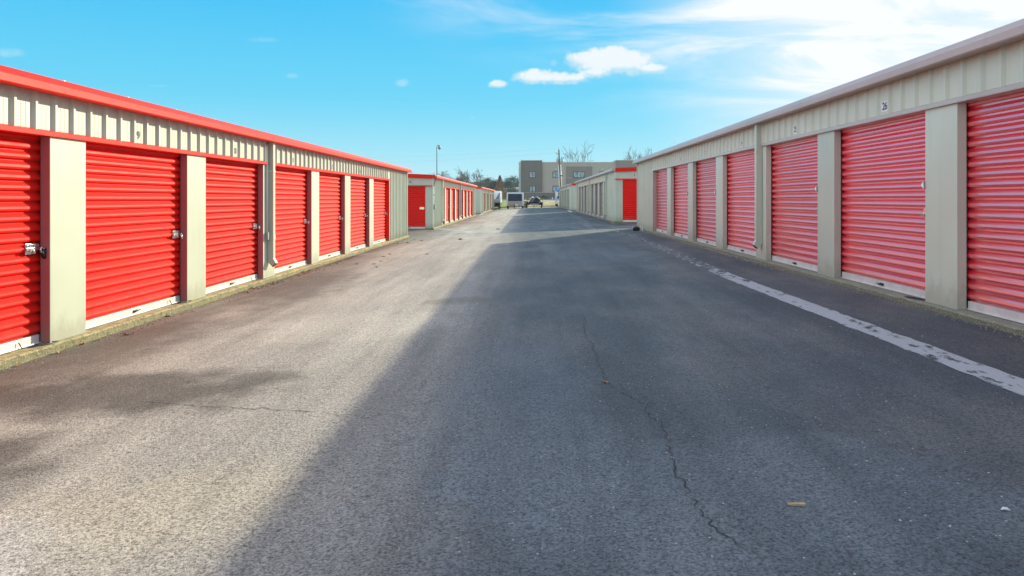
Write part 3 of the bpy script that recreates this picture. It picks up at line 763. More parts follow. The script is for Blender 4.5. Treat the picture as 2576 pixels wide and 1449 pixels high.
tag(o, 'small white paper scrap on the shaded asphalt at the lower right', 'paper scrap')
pb = MB(); pb.tube([(0, 0, -0.002), (0, 0, 0.004), (0.002, 0, 0.010), (0, 0.002, 0.013)], [0.005, 0.011, 0.009, 0.002], 6)
me_pb = pb.mesh('pebble', plain('pale_stone', (0.55, 0.53, 0.50), 0.8, 0, 0.2, 80), smooth=True)
rp = random.Random(5)
for px, py in [(2520, 1250), (2487, 1190), (1677, 1140), (1688, 1151), (1410, 1330), (1445, 1385), (1180, 1365), (1098, 1292), (2131, 830), (2003, 831), (2142, 835), (1900, 735), (1998, 826), (2320, 846), (2272, 828), (2230, 1010),
               (2090, 822), (2150, 1525-80), (2390, 1325), (2265, 1310), (330, 1090), (560, 985), (220, 960), (455, 905), (540, 840), (610, 790), (700, 760), (800, 700), (1300, 760), (1360, 880), (1510, 1010), (2180, 1160)]:
    x, y = gpt(px, py); o = link('pebble', me_pb, None, (x, y, gz(x, y))); o.rotation_euler = (0, 0, rp.uniform(0, 6)); k = rp.uniform(0.25, 0.48)*(1+0.03*y); o.scale = (k, k, k*0.8)
    tag(o, 'small pale pebble lying loose on the asphalt', 'pebble', 'loose pebbles on the asphalt')
# gritty debris along the slab edges
def grit(name, s, Xe, y0, y1, n, seed, spread, mat):
    rr = random.Random(seed); mb = MB()
    for i in range(n):
        y = rr.uniform(y0, y1); e = abs(rr.gauss(0, spread)); x = s*(Xe-e)
        y += 0
        r = rr.uniform(0.003, 0.011)*(1.0 if y < 12 else 1.8); z = gz(x, y)
        a = rr.uniform(0, 3)
        p = [(x+r*math.cos(a+k*2.09)*rr.uniform(.7, 1.3), y+r*math.sin(a+k*2.09)*rr.uniform(.7, 1.3), z) for k in range(3)]
        j = len(mb.v); mb.v += p; mb.v.append((x, y, z+r*rr.uniform(.6, 1.2))); mb.f += [(j, j+1, j+3), (j+1, j+2, j+3), (j+2, j, j+3)]
    o = obj(name, mb, mat, fix=False); o['kind'] = 'stuff'; o['label'] = 'loose grit and leaf crumbs gathered along the slab edge'; o['category'] = name.replace('_', ' ')
M['grit'] = plain('grit', (0.36, 0.32, 0.24), 0.9, 0, 0.6, 90)
grit('grit', -1, 4.86, 5.5, 29, 2600, 1, 0.10, M['grit'])
grit('grit', 1, 4.35, 4.5, 29, 1500, 2, 0.07, M['grit'])
grit('leaf_litter', -1, 4.86, 8.0, 20, 1100, 5, 0.16, M['leaf_brown'])
grit('leaf_litter', -1, 4.88, 9.5, 18, 700, 6, 0.07, plain('straw_litter', (0.55, 0.45, 0.22), 0.9, 0, 0.4, 60))

# dark trash bag and pipe stubs by the corner of the near right building
x, y = 4.10, 27.75; z = gz(x, y)
bag = thing('trash_bag', 'small black bag slumped at the far corner of the near right building', 'trash bag', (x, y, z)); bag.scale = (0.56, 0.56, 0.72)
mb = MB(); rr = random.Random(3); rings = 7; seg = 14
for i in range(rings):
    t = i/(rings-1); rad = [0.20, 0.24, 0.25, 0.235, 0.19, 0.11, 0.02][i]; zz = [0.0, 0.05, 0.11, 0.16, 0.20, 0.225, 0.235][i]
    for j in range(seg):
        a = 2*math.pi*j/seg; r2 = rad*rr.uniform(0.9, 1.08); mb.v.append((r2*math.cos(a), 0.7*r2*math.sin(a), zz+rr.uniform(-0.006, 0.006)))
for i in range(rings-1):
    for j in range(seg): a = i*seg+j; b = i*seg+(j+1) % seg; mb.f.append((a, b, b+seg, a+seg))
loc_obj('bag_body', mb, plain('black_plastic', (0.010, 0.012, 0.016), 0.4, 0, 0.3, 20), bag, smooth=True)
mb = MB(); mb.tube([(-0.20, -0.06, 0.17), (-0.27, -0.07, 0.215), (-0.20, -0.04, 0.225), (-0.08, 0, 0.235)], [0.02, 0.03, 0.03, 0.012], 6)
mb.tube([(-0.23, -0.1, 0.13), (-0.28, -0.1, 0.15)], 0.02, 6)
loc_obj('bag_tie', mb, M['paper'], bag, smooth=True)
for i, (dx, lab) in enumerate(((-0.02, 'short white pipe stub at the corner of the near right building, next to the bag'), (0.09, 'short white pipe stub at the corner of the near right building, farther from the bag'))):
    mb = MB(); X = 4.30; Yy = 27.75-dx*4.5
    mb.tube([(X-0.03, Yy, gz(X, Yy)), (X-0.03, Yy, gz(X, Yy)+0.19)], 0.022, 8); mb.tube([(X-0.03, Yy, gz(X, Yy)+0.08), (X-0.03, Yy, gz(X, Yy)+0.10)], 0.028, 8)
    tag(obj('pipe_stub', mb, M['conduit']), lab, 'pipe', 'pipe stubs at the near right building')

# ---------------------------------------------------------------- vehicles at the end of the drive
M['white_paint'] = paint('white_vehicle_paint', (0.74, 0.76, 0.78), 0.35, 0.04, 0.3, coat=0.5)
M['silver_paint'] = paint('silver_vehicle_paint', (0.36, 0.38, 0.38), 0.35, 0.05, 0.2, coat=0.6)
M['glass'] = plain('dark_glass', (0.010, 0.035, 0.065), 0.15, 0, 0.2, 2, spec=0.25)
M['pink_panel'] = plain('faded_pink_panel', (0.52, 0.38, 0.34), 0.6, 0, 0.1, 3)
M['grey_panel'] = plain('grey_green_panel', (0.42, 0.44, 0.40), 0.6, 0, 0.1, 3)
M['tarp'] = plain('slate_tarp', (0.085, 0.09, 0.13), 0.55, 0, 0.35, 6)
M['tarp_light'] = plain('pale_tarp', (0.50, 0.48, 0.50), 0.55, 0, 0.25, 6)
M['swoosh'] = plain('blue_grey_decal', (0.10, 0.17, 0.27), 0.4, 0, 0.1)
M['blue'] = plain('blue_plastic', (0.06, 0.26, 0.62), 0.5, 0, 0.15, 5)
def wheel(parent, x, y, r, w, rim=True):
    mb = MB(); n = 24
    for k, (xx, rr_) in enumerate(((-w/2, r*0.62), (-w/2, r*0.93), (-w*0.35, r), (w*0.35, r), (w/2, r*0.93), (w/2, r*0.62))):
        for j in range(n): a = 2*math.pi*j/n; mb.v.append((x+xx, y+rr_*math.cos(a), r+rr_*math.sin(a)))
    for k in range(5):
        for j in range(n): a = k*n+j; b = k*n+(j+1) % n; mb.f.append((a, b, b+n, a+n))
    t = loc_obj('wheel', mb, M['black'], parent, smooth=True)
    mb = MB(); mb.tube([(x-w*0.42, y, r), (x-w*0.3, y, r), (x+w*0.3, y, r), (x+w*0.42, y, r)], [r*0.3, r*0.62, r*0.62, r*0.3], 16)
    loc_obj('rim', mb, M['silver'], t)
def rbox(mb, x0, x1, y0, y1, z0, z1, r=0.12, n=4):
    prof = []
    for cx, cz, a0 in ((x1-r, z1-r, 0), (x0+r, z1-r, math.pi/2)):
        for i in range(n+1): a = a0+math.pi/2*i/n; prof.append((cx+r*math.cos(a), cz+r*math.sin(a)))
    prof += [(x0, z0), (x1, z0)]
    mb.prism(prof, lambda a, b, t: (a, t, b), y0, y1)
# enclosed trailer with wide dark window
gx, gy = -1.90, 104.2; g0 = gz(gx, gy)
t = thing('cargo_trailer', 'boxy white trailer with a wide dark front window, parked at the far end', 'trailer', (gx, gy, g0))
mb = MB(); rbox(mb, -1.2, 1.2, 0.0, 5.2, 0.42, 2.36, 0.16); loc_obj('body', mb, M['white_paint'], t, bevel=0.02)
mb = MB(); mb.box(-1.0, 1.0, -0.035, -0.002, 1.10, 2.14); w_ = loc_obj('window', mb, M['dark_metal'], t, bevel=0.01)
mb = MB(); mb.box(-0.95, 0.95, -0.050, -0.036, 1.15, 2.09); loc_obj('pane', mb, M['glass'], w_)
mb = MB(); mb.box(-1.02, -0.02, -0.03, -0.003, 0.48, 1.07); loc_obj('front_panel', mb, M['pink_panel'], t)
mb = MB(); mb.box(0.02, 1.02, -0.03, -0.003, 0.48, 1.07); loc_obj('front_panel', mb, M['grey_panel'], t)
mb = MB(); mb.tube([(-0.75, 0.1, 0.40), (0, -1.2, 0.42)], 0.045, 6); mb.tube([(0.75, 0.1, 0.40), (0, -1.2, 0.42)], 0.045, 6); mb.tube([(0, -1.25, 0.40), (0, -1.05, 0.46)], 0.07, 8); loc_obj('tongue', mb, M['dark_metal'], t)
mb = MB(); mb.tube([(-0.06, -1.0, 0.04), (-0.06, -1.0, 0.78)], 0.035, 8); mb.tube([(-0.06, -1.0, 0.0), (-0.06, -1.0, 0.05)], 0.09, 8); loc_obj('jack', mb, M['black'], t)
mb = MB(); mb.box(0.02, 0.42, -1.0, -0.7, 0.42, 0.68); loc_obj('propane_box', mb, M['paper'], t, bevel=0.02)
mb = MB(); mb.box(-1.22, -1.0, 0.0, 5.1, 0.30, 0.415); mb.box(1.0, 1.22, 0.0, 5.1, 0.30, 0.415); mb.box(-1.0, 1.0, 0.02, 0.2, 0.32, 0.41); loc_obj('chassis', mb, M['dark_metal'], t)
for sx_ in (-1.08, 1.08):
    for yy_ in (1.9, 2.75): wheel(t, sx_, yy_, 0.34, 0.22)
# travel trailer
gx, gy = -5.35, 106.4; g0 = gz(gx, gy)
t = thing('travel_trailer', 'tall white travel trailer with black lower body, half hidden by the third left building', 'trailer', (gx, gy, g0))
mb = MB(); mb.prism([(0.35, 1.02), (0.0, 1.5), (0.25, 2.45), (0.6, 2.72), (7.6, 2.72), (7.7, 1.02)], lambda y, z, x: (x, y, z), -1.25, 1.25); loc_obj('body', mb, M['white_paint'], t, bevel=0.04)
mb = MB(); mb.prism([(0.30, 0.40), (0.12, 0.75), (0.33, 1.01), (7.6, 1.01), (7.6, 0.40)], lambda y, z, x: (x, y, z), -1.22, 1.22); loc_obj('skirt', mb, M['black'], t)
mb = MB()
for k in range(3):
    xa, xb = 0.55+0.2*k, 1.05+0.05*k
    mb.poly([(xa, -0.01+0.0, 1.5), (xa+0.16, -0.012, 1.5), (xb+0.1, 0.245, 2.43), (xb+0.05, 0.245, 2.43)])
mb.v = [(a, b-0.012, c) for a, b, c in mb.v]
loc_obj('decal', mb, M['swoosh'], t, fix=False)
mb = MB(); mb.tube([(-0.7, 0.4, 0.42), (0, -1.1, 0.42)], 0.05, 6); mb.tube([(0.7, 0.4, 0.42), (0, -1.1, 0.42)], 0.05, 6); mb.tube([(0, -0.95, 0), (0, -0.95, 0.7)], 0.035, 6); loc_obj('tongue', mb, M['black'], t)
for sx_ in (-1.05, 1.05):
    mb = MB(); mb.box(sx_-0.07, sx_+0.07, 0.55, 0.67, 0.0, 0.41); loc_obj('stabilizer', mb, M['dark_metal'], t)
    for yy_ in (3.6, 4.5): wheel(t, sx_, yy_, 0.36, 0.22)
# flatbed with covered load
gx, gy = 0.80, 103.6; g0 = gz(gx, gy)
t = thing('utility_trailer', 'low black open trailer with side fenders under a tarp-covered load, right of the white trailer', 'trailer', (gx, gy, g0))
mb = MB(); mb.box(-0.98, 0.98, 0.0, 3.6, 0.48, 0.62); mb.box(-1.0, 1.0, -0.04, 0.04, 0.46, 0.92)
for zz in (0.75, 0.9): mb.tube([(-0.98, 0, zz), (-0.98, 3.6, zz)], 0.03, 6); mb.tube([(0.98, 0, zz), (0.98, 3.6, zz)], 0.03, 6)
loc_obj('deck', mb, M['black'], t, bevel=0.008)
for sx_ in (-1, 1):
    mb = MB(); mb.prism([(0.9, 0.45), (0.95, 0.78), (1.2, 0.86), (2.2, 0.86), (2.45, 0.78), (2.5, 0.45), (2.42, 0.45), (2.38, 0.72), (2.15, 0.80), (1.25, 0.80), (1.02, 0.72), (0.98, 0.45)], lambda y, z, x: (x, y, z), sx_*0.99, sx_*1.24)
    loc_obj('fender', mb, M['black'], t)
    wheel(t, sx_*1.11, 1.7, 0.33, 0.2)
    mb = MB(); mb.box(sx_*0.78-0.05, sx_*0.78+0.05, -0.06, -0.042, 0.80, 0.88); loc_obj('lamp', mb, M['silver'], t)
mb = MB(); mb.box(-0.6, 0.7, -0.055, -0.043, 0.52, 0.60); mb.box(-0.15, 0.05, -0.062, -0.056, 0.50, 0.64); loc_obj('bumper_bar', mb, M['silver'], t)
mb = MB(); mb.tube([(-0.6, 0.0, 0.5), (0, -1.2, 0.48)], 0.04, 6); mb.tube([(0.6, 0.0, 0.5), (0, -1.2, 0.48)], 0.04, 6); mb.tube([(0, -1.1, 0.0), (0, -1.1, 0.6)], 0.03, 6); loc_obj('tongue', mb, M['black'], t)
mb = MB()
for x_ in (-0.95, -0.35, 0.35, 0.95): mb.tube([(x_, 3.6, 0.6), (x_, 3.6, 1.66)], 0.03, 6)
mb.tube([(-0.95, 3.6, 1.66), (0.95, 3.6, 1.66)], 0.035, 6); mb.tube([(-0.95, 3.6, 1.2), (0.95, 3.6, 1.2)], 0.025, 6); loc_obj('ramp_gate', mb, M['black'], t)
def drape(hx, w, h, y0_, y1_, seed):
    rr = random.Random(seed); mb = MB(); ny, na = 10, 18
    for i in range(ny+1):
        v = i/ny; yy_ = y0_+(y1_-y0_)*v; hh = h*(0.55+0.45*math.sin(math.pi*min(1, 0.2+v*0.75)))
        for j in range(na+1):
            a = math.pi*j/na; fold = 1+0.06*math.sin(j*2.6+seed)+rr.uniform(-0.03, 0.03)
            mb.v.append((hx-w*math.cos(a)*fold*(1-0.25*math.sin(a)), yy_, max(0, hh*(math.sin(a)**0.7)*fold)))
    for i in range(ny):
        for j in range(na): a = i*(na+1)+j; mb.f.append((a, a+1, a+na+2, a+na+1))
    mb.f.append(tuple(range(na+1)))
    return mb
cvr = thing('covered_load', 'lumpy load under slate-blue and pale pleated tarps on the black open trailer', 'covered load', (gx, gy, g0+0.625))
loc_obj('tarp', drape(0.42, 0.60, 1.06, 0.5, 3.0, 2), M['tarp'], cvr, smooth=True, fix=False)
loc_obj('tarp', drape(-0.18, 0.52, 1.04, 0.7, 2.6, 5), M['tarp_light'], cvr, smooth=True, fix=False)
# slatted stack between the trailers
gx, gy = -0.52, 105.6; g0 = gz(gx, gy)
mb = MB()
for k in range(5): mb.box(gx-0.42, gx+0.42, gy-0.3, gy+0.5, g0+0.10+0.21*k, g0+0.20+0.21*k)
for a in (-0.38, 0, 0.38): mb.box(gx+a-0.04, gx+a+0.04, gy-0.25, gy+0.45, g0, g0+1.04)
tag(obj('pallet_stack', mb, plain('dark_pallet_wood', (0.10, 0.085, 0.07), 0.9, 0, 0.3, 5)), 'dark slatted stack standing between the white trailer and the black open trailer', 'pallet stack')
# silver pickup, nose towards the drive, mostly behind the last right building
gx, gy = 5.12, 108.6; g0 = gz(gx, gy)
t = thing('pickup_truck', 'silver pickup truck peeking out behind the third right building', 'pickup truck', (gx, gy, g0))
mb = MB(); mb.prism([(0, 0.42), (0.0, 0.95), (0.12, 1.05), (1.25, 1.12), (1.3, 1.15), (5.4, 1.15), (5.4, 0.42)], lambda y, z, x: (x, y, z), -0.95, 0.95); loc_obj('body', mb, M['silver_paint'], t, bevel=0.03)
mb = MB(); mb.prism([(1.25, 1.152), (2.0, 1.68), (3.2, 1.72), (3.5, 1.152)], lambda y, z, x: (x*(1.0 if z < 1.3 else 0.86), y, z), -0.9, 0.9); loc_obj('cab', mb, M['silver_paint'], t, bevel=0.02)
mb = MB(); mb.quad((-0.78, 1.30, 1.20), (0.78, 1.30, 1.20), (0.68, 1.88, 1.62), (-0.68, 1.88, 1.62)); loc_obj('windscreen', mb, M['glass'], t, fix=False)
mb = MB(); mb.box(-0.96, 0.96, -0.10, 0.0, 0.45, 0.62); loc_obj('bumper', mb, M['silver'], t, bevel=0.02)
mb = MB(); mb.box(-0.45, 0.45, -0.02, -0.002, 0.68, 0.90); loc_obj('grille', mb, M['black'], t)
for sx_ in (-1, 1):
    mb = MB(); mb.box(*sorted((sx_*0.55, sx_*0.88)), -0.03, -0.003, 0.70, 0.88); loc_obj('headlight', mb, M['paper'], t)
    for yy_ in (0.95, 4.3): wheel(t, sx_*0.82, yy_, 0.38, 0.24)
    mb = MB(); mb.box(*sorted((sx_*0.98, sx_*1.18)), 1.4, 1.5, 1.18, 1.36); loc_obj('mirror', mb, M['silver_paint'], t, bevel=0.02)
ld = thing('rack_load', 'white frame with a blue bundle carried above the silver pickup', 'rack load', (gx, gy, g0+1.17))
mb = MB()
for x_ in (-0.86, 0.86):
    mb.tube([(x_, 3.8, 0), (x_, 3.6, 1.15)], 0.05, 6); mb.tube([(x_, 5.2, 0), (x_, 5.2, 1.15)], 0.05, 6); mb.tube([(x_, 3.6, 1.15), (x_, 5.2, 1.15)], 0.05, 6)
loc_obj('rack', mb, M['white_paint'], ld)
mb = MB(); mb.tube([(-1.0, 4.0, 1.30), (-0.4, 4.1, 1.36), (0.4, 4.1, 1.36), (1.0, 4.0, 1.30)], [0.11, 0.17, 0.17, 0.10], 10); loc_obj('bundle', mb, M['blue'], ld, smooth=True)
mb = MB(); mb.box(-0.95, -0.55, 3.75, 4.1, 0.05, 1.05); loc_obj('panel', mb, M['white_paint'], ld, bevel=0.03)

# ---------------------------------------------------------------- chain link fence, rail, shrubs
M['fence'] = plain('fence_steel', (0.32, 0.31, 0.28), 0.6, 0.4, 0.2, 10)
fy = 113.2; fx0, fx1 = -9.0, 9.0
fn = thing('chain_link_fence', 'low see-through chain link fence along the dry grass behind the trailers', 'fence', (0, fy, gz(0, fy)))
k = fx0
while k <= fx1+0.01:
    mb = MB(); zz = gz(k, fy); mb.tube([(k, fy, zz-0.1), (k, fy, zz+1.16)], 0.035, 6); mb.tube([(k, fy, zz+1.16), (k, fy, zz+1.2)], [0.045, 0.01], 6); obj('post', mb, M['bark'], fn); k += 2.25
mb = MB(); mb.tube([(fx0, fy, gz(fx0, fy)+1.12), (0, fy, gz(0, fy)+1.12), (fx1, fy, gz(fx1, fy)+1.12)], 0.018, 6); obj('top_rail', mb, M['fence'], fn)
mb = MB(); q = fx0
while q < fx1-1.1:
    for sg in (-1, 1):
        a = q if sg > 0 else q+1.1; b = q+1.1 if sg > 0 else q; za, zb = gz(a, fy)+0.04, gz(b, fy)+1.12
        mb.quad((a-0.004, fy, za), (a+0.004, fy, za), (b+0.004, fy, zb), (b-0.004, fy, zb))
    q += 0.14
obj('mesh', mb, M['fence'], fn, fix=False)
sg = thing('small_sign', 'small blank white sign on the fence beside the travel trailer', 'sign', (-4.2, fy-0.05, gz(-4.2, fy)+0.65))
mb = MB(); mb.box(-0.16, 0.16, -0.03, -0.01, 0.22, 0.60); loc_obj('board', mb, M['paper'], sg); mb = MB(); mb.tube([(0, 0, -0.6), (0, 0, 0.6)], 0.02, 6); loc_obj('sign_post', mb, M['fence'], sg)

def leaf_cloud(mb, n, rr, shape, size, up=0.3):
    for i in range(n):
        p = shape(rr); a = rr.uniform(0, 6.283); b = rr.uniform(-0.9, 0.9); sz = size*rr.uniform(0.6, 1.4)
        u = Vector((math.cos(a), math.sin(a), b*0.6)).normalized(); v = u.cross(Vector((rr.uniform(-1, 1), rr.uniform(-1, 1), up+rr.uniform(0, 1)))).normalized()
        u *= sz; v *= sz*0.55
        i0 = len(mb.v); mb.v += [tuple(p-u), tuple(p+v), tuple(p+u), tuple(p-v)]; mb.f.append((i0, i0+1, i0+2, i0+3))
def shrub(x, y, w, h, mat, label, seed):
    rr = random.Random(seed); z = gz(x, y); t = thing('shrub', label, 'shrub', (x, y, z), 'shrubs in front of the far building')
    lobes = [(rr.uniform(-0.5, 0.5)*w, rr.uniform(-0.3, 0.3)*w, rr.uniform(0.3, 0.7)*h, rr.uniform(0.25, 0.4)) for _ in range(6)]
    def shp(r):
        cx, cy, cz, rad = r.choice(lobes); v = Vector((r.gauss(0, 1), r.gauss(0, 1), r.gauss(0, 1))).normalized()*r.uniform(0.6, 1.0)
        return Vector((cx+v.x*rad*w, cy+v.y*rad*w, max(0.03, cz+v.z*rad*h)))
    mb = MB(); leaf_cloud(mb, 700, rr, shp, 0.09); loc_obj('foliage', mb, mat, t, fix=False)
    mb = MB(); 
    for k in range(4): mb.tube([(0, 0, 0), (rr.uniform(-.3, .3)*w, rr.uniform(-.2, .2)*w, h*0.5)], [0.04, 0.015], 4)
    loc_obj('stem', mb, M['bark'], t)
shrub(3.3, 142, 1.15, 1.0, M['hedge'], 'round grey-green shrub above the covered load, by the far building', 1)
shrub(6.6, 146, 1.3, 1.1, M['pine'], 'dark green shrub left of the utility pole, by the far building', 2)
shrub(1.2, 150, 1.6, 0.7, M['hedge'], 'low shrub behind the black open trailer, by the far building', 3)
rl = thing('guard_rail', 'long pale low rail standing in the grass in front of the far building', 'rail', (4.5, 128, gz(4.5, 128)))
for k in range(5):
    mb = MB(); x = 2.9+k*0.95; mb.box(x-0.05, x+0.05, 127.95, 128.05, gz(x, 128)-0.1, gz(x, 128)+0.40); obj('rail_post', mb, M['conduit'], rl)
mb = MB(); mb.box(2.8, 6.9, 127.9, 127.945, gz(4, 128)+0.26, gz(4, 128)+0.42); obj('rail_beam', mb, M['conduit'], rl)
for x, lab in ((1.62, 'white vent post in the grass above the covered load'), (4.95, 'white vent post in the grass left of the silver pickup')):
    mb = MB(); zz = gz(x, 150); mb.tube([(x, 150, zz-0.1), (x, 150, zz+0.50), (x, 150, zz+0.55)], [0.09, 0.09, 0.05], 10)
    tag(obj('vent_post', mb, M['conduit']), lab, 'post', 'white posts in the grass')
# tufts in the verge
mb = MB(); rr = random.Random(9)
for i in range(2600):
    x = rr.uniform(-9, 9); y = 111.6+abs(rr.gauss(0, 3.5)); z = gz(x, y)-0.03; h = rr.uniform(0.05, 0.22); a = rr.uniform(-0.1, 0.1)
    i0 = len(mb.v); mb.v += [(x-0.02, y, z), (x+0.02, y, z), (x+a, y+a, z+h)]; mb.f.append((i0, i0+1, i0+2))
o = obj('grass_tufts', mb, M['grass'], fix=False); o['kind'] = 'stuff'; o['label'] = 'dry grass tufts along the edge of the lot'; o['category'] = 'grass'

# ---------------------------------------------------------------- two storey building beyond the grass
BY = 165.0
def bX(px): return (px-1329)*BY/F
def bZ(py): return CAMZ+(500-py)*BY/F
M['wall_light'] = plain('light_taupe_stucco', (0.43, 0.39, 0.33), 0.9, 0, 0.05, 0.6)
M['wall_dark'] = plain('dark_taupe_stucco', (0.18, 0.163, 0.14), 0.9, 0, 0.06, 0.6)
M['wall_mid'] = plain('mid_taupe_stucco', (0.25, 0.225, 0.19), 0.9, 0, 0.05, 0.6)
M['cap'] = plain('parapet_cap', (0.70, 0.70, 0.68), 0.5, 0, 0.05)
M['frame'] = plain('dark_teal_frame', (0.03, 0.055, 0.06), 0.5, 0, 0.1)
m_, nt_, b_ = new_mat('window_pane'); p_ = WPOS(nt_)
c_ = MIX(nt_, SMOOTH(nt_, NOISE(nt_, p_, 1.6, 2, 0.5, (1.5, 1, 0.7)), 0.42, 0.58), (0.20, 0.27, 0.28), (0.36, 0.43, 0.42)); L(nt_, c_, b_.inputs['Base Color'])
b_.inputs['Roughness'].default_value = 0.08; b_.inputs['Specular IOR Level'].default_value = 0.8; M['pane'] = m_
ab = thing('apartment_building', 'two storey taupe and dark grey flat-roofed building with teal-framed windows beyond the grass', 'building', (bX(1480), BY, 1.3))
x0, x1, x2, x3 = bX(1310.4), bX(1363.7), bX(1549.5), bX(1660)
base = 0.9; zb = bZ(484)
mb = MB(); mb.box(x1, x2, BY, BY+16, zb, bZ(408.6)); obj('wall', mb, M['wall_light'], ab)
mb = MB(); mb.box(x0, x1-0.003, BY-0.35, BY+16, zb, bZ(404.2)); obj('tower_wall', mb, M['wall_dark'], ab)
mb = MB(); mb.box(x2+0.003, x3, BY-0.35, BY+16, zb, bZ(403.8)); obj('tower_wall', mb, M['wall_mid'], ab)
mb = MB(); mb.box(bX(1424), bX(1489.8), BY-0.12, BY-0.003, zb+0.005, bZ(418.8)); obj('wall_panel', mb, M['wall_mid'], ab)
mb = MB(); mb.box(x0-0.01, x3+0.01, BY-0.42, BY+16.01, bZ(499), zb-0.10); obj('plinth', mb, M['wall_dark'], ab)
mb = MB(); mb.box(x0-0.06, x3+0.06, BY-0.50, BY+16.1, zb-0.098, zb-0.002); obj('band', mb, M['wall_light'], ab)
m_ = plain('stone_base', (0.28, 0.26, 0.23), 0.95, 0, 0.4, 3, bump=0.03, bscale=4)
mb = MB(); mb.box(x0-0.03, x3+0.03, BY-0.47, BY+16.02, base, bZ(499)-0.003); obj('stone_base', mb, m_, ab)
mb = MB()
for a, b, zt, yo in ((x0-0.08, x1+0.08, bZ(403.3), 0.43), (x2-0.08, x3+0.08, bZ(403.0), 0.43), (x1+0.09, x2-0.09, bZ(407.6), 0.10)):
    mb.box(a, b, BY-yo, BY-yo+0.35, zt-0.06, zt+0.04); mb.box(a, b, BY+15.7, BY+16.1, zt-0.06, zt+0.04)
    mb.box(a, a+0.3, BY-yo+0.351, BY+15.699, zt-0.06, zt+0.04)
obj('parapet_cap', mb, M['cap'], ab)
def bwin(pa, pb, pt, pbm, n, yf):
    xa, xb, zt, z0_ = bX(pa), bX(pb), bZ(pt), bZ(pbm)
    mb = MB(); f = 0.10
    mb.box(xa, xb, yf-0.06, yf-0.004, zt-f, zt); mb.box(xa, xb, yf-0.06, yf-0.004, z0_, z0_+f)
    for i in range(n+1):
        xc = xa+(xb-xa-f)*i/n; mb.box(xc, xc+f, yf-0.058, yf-0.006, z0_+f+0.001, zt-f-0.001)
    w = obj('window', mb, M['frame'], ab, fix=False)
    mb = MB(); mb.box(xa+0.02, xb-0.02, yf-0.03, yf-0.010, z0_+0.02, zt-0.02); obj('pane', mb, M['pane'], w)
for rt, rb in ((431.7, 447.2), (467.8, 483.2)):
    bwin(1331.3, 1347.2, rt, rb, 2, BY-0.35); bwin(1390.0, 1406.5, rt-0.5, rb, 2, BY)
    bwin(1442.3, 1470.8, rt, rb, 3, BY-0.12); bwin(1507.5, 1523.5, rt-0.5, rb, 2, BY); bwin(1575, 1591, rt, rb, 2, BY-0.35)
for px_ in (1397.7, 1515.7):
    mb = MB(); mb.tube([(bX(px_)-0.18, BY-0.12, bZ(426)), (bX(px_), BY-0.24, bZ(426)), (bX(px_)+0.18, BY-0.12, bZ(426))], [0.08, 0.15, 0.08], 8)
    obj('wall_lamp', mb, M['cap'], ab, smooth=True)
# sunlit side bay with stepped trim
mb = MB()
for k in range(7): mb.box(x0-0.60, x0-0.02, BY+6, BY+6.6, bZ(498-14.2*k), bZ(498-14.2*k-9))
mb.box(x0-0.5, x0-0.02, BY+6.1, BY+6.5, bZ(499), bZ(404)); obj('side_bay', mb, M['cap'], ab, fix=False)
# small cream building farther off
fb = thing('distant_house', 'small pale flat building low among the trees, left of the two storey building', 'building', (-5.3, 232, 1.2))
mb = MB(); mb.box(-2.6, 2.6, -2, 5, 0, 3.35); loc_obj('wall', mb, M['wall_light'], fb)
mb = MB(); mb.box(-2.7, 0.4, -2.1, 5.1, 3.36, 3.75); mb.box(0.41, 2.7, -2.1, 5.1, 3.36, 4.05); loc_obj('roof', mb, M['cap'], fb)
for x_ in (-1.6, 0.2, 1.6):
    mb = MB(); mb.box(x_-0.3, x_+0.3, -2.05, -2.003, 1.2, 2.2); loc_obj('window', mb, M['glass'], fb)

# ---------------------------------------------------------------- utility pole and wires
PX, PY = 5.35, 125.0; pz = gz(PX, PY)
up = thing('utility_pole', 'tall wooden utility pole with two grey transformers in front of the far building', 'utility pole', (PX, PY, pz))
top = CAMZ+(500-377)*PY/F
mb = MB(); mb.tube([(PX+0.22, PY, pz-0.3), (PX+0.05, PY, 6.0), (PX-0.13, PY, top)], [0.17, 0.15, 0.11], 10); mb.tube([(PX-0.13, PY, top), (PX-0.13, PY, top+0.35)], 0.03, 6); obj('pole', mb, plain('weathered_pole_wood', (0.16, 0.13, 0.10), 0.95, 0, 0.3, 6), up)
for dx in (-0.16, 0.20):
    mb = MB(); mb.tube([(PX+dx+0.25, PY-0.2, pz), (PX+dx-0.02, PY-0.18, CAMZ+(500-415)*PY/F)], 0.065, 8); obj('riser_pipe', mb, M['conduit'], up, smooth=True)
for dx in (-0.38, 0.42):
    zt = CAMZ+(500-411)*PY/F
    mb = MB(); mb.tube([(PX+dx, PY, zt-0.02), (PX+dx, PY, zt), (PX+dx, PY, zt+0.72), (PX+dx, PY, zt+0.76)], [0.18, 0.24, 0.24, 0.15], 14); mb.box(PX+min(dx, 0), PX+max(dx, 0), PY-0.03, PY+0.03, zt+0.3, zt+0.4)
    tf = obj('transformer', mb, M['greybox'] if False else plain('transformer_grey', (0.42, 0.44, 0.45), 0.5, 0.2, 0.1), up, smooth=True)
    mb = MB(); mb.tube([(PX+dx, PY, zt+0.76), (PX+dx, PY, zt+1.15)], [0.05, 0.03], 6); obj('bushing', mb, M['dark_metal'], tf)
mb = MB(); zc = top-0.75; mb.box(PX-0.55, PX+0.05, PY-0.05, PY+0.05, zc, zc+0.09); mb.box(PX-0.1, PX+0.75, PY-0.05, PY+0.05, zc-0.85, zc-0.79)
for x_ in (-0.5, 0.35, 0.7): mb.tube([(PX+x_, PY, zc+(0.09 if x_ < 0 else -0.79)), (PX+x_, PY, zc+(0.36 if x_ < 0 else -0.50))], 0.035, 6)
obj('crossarm', mb, M['dark_metal'], up)
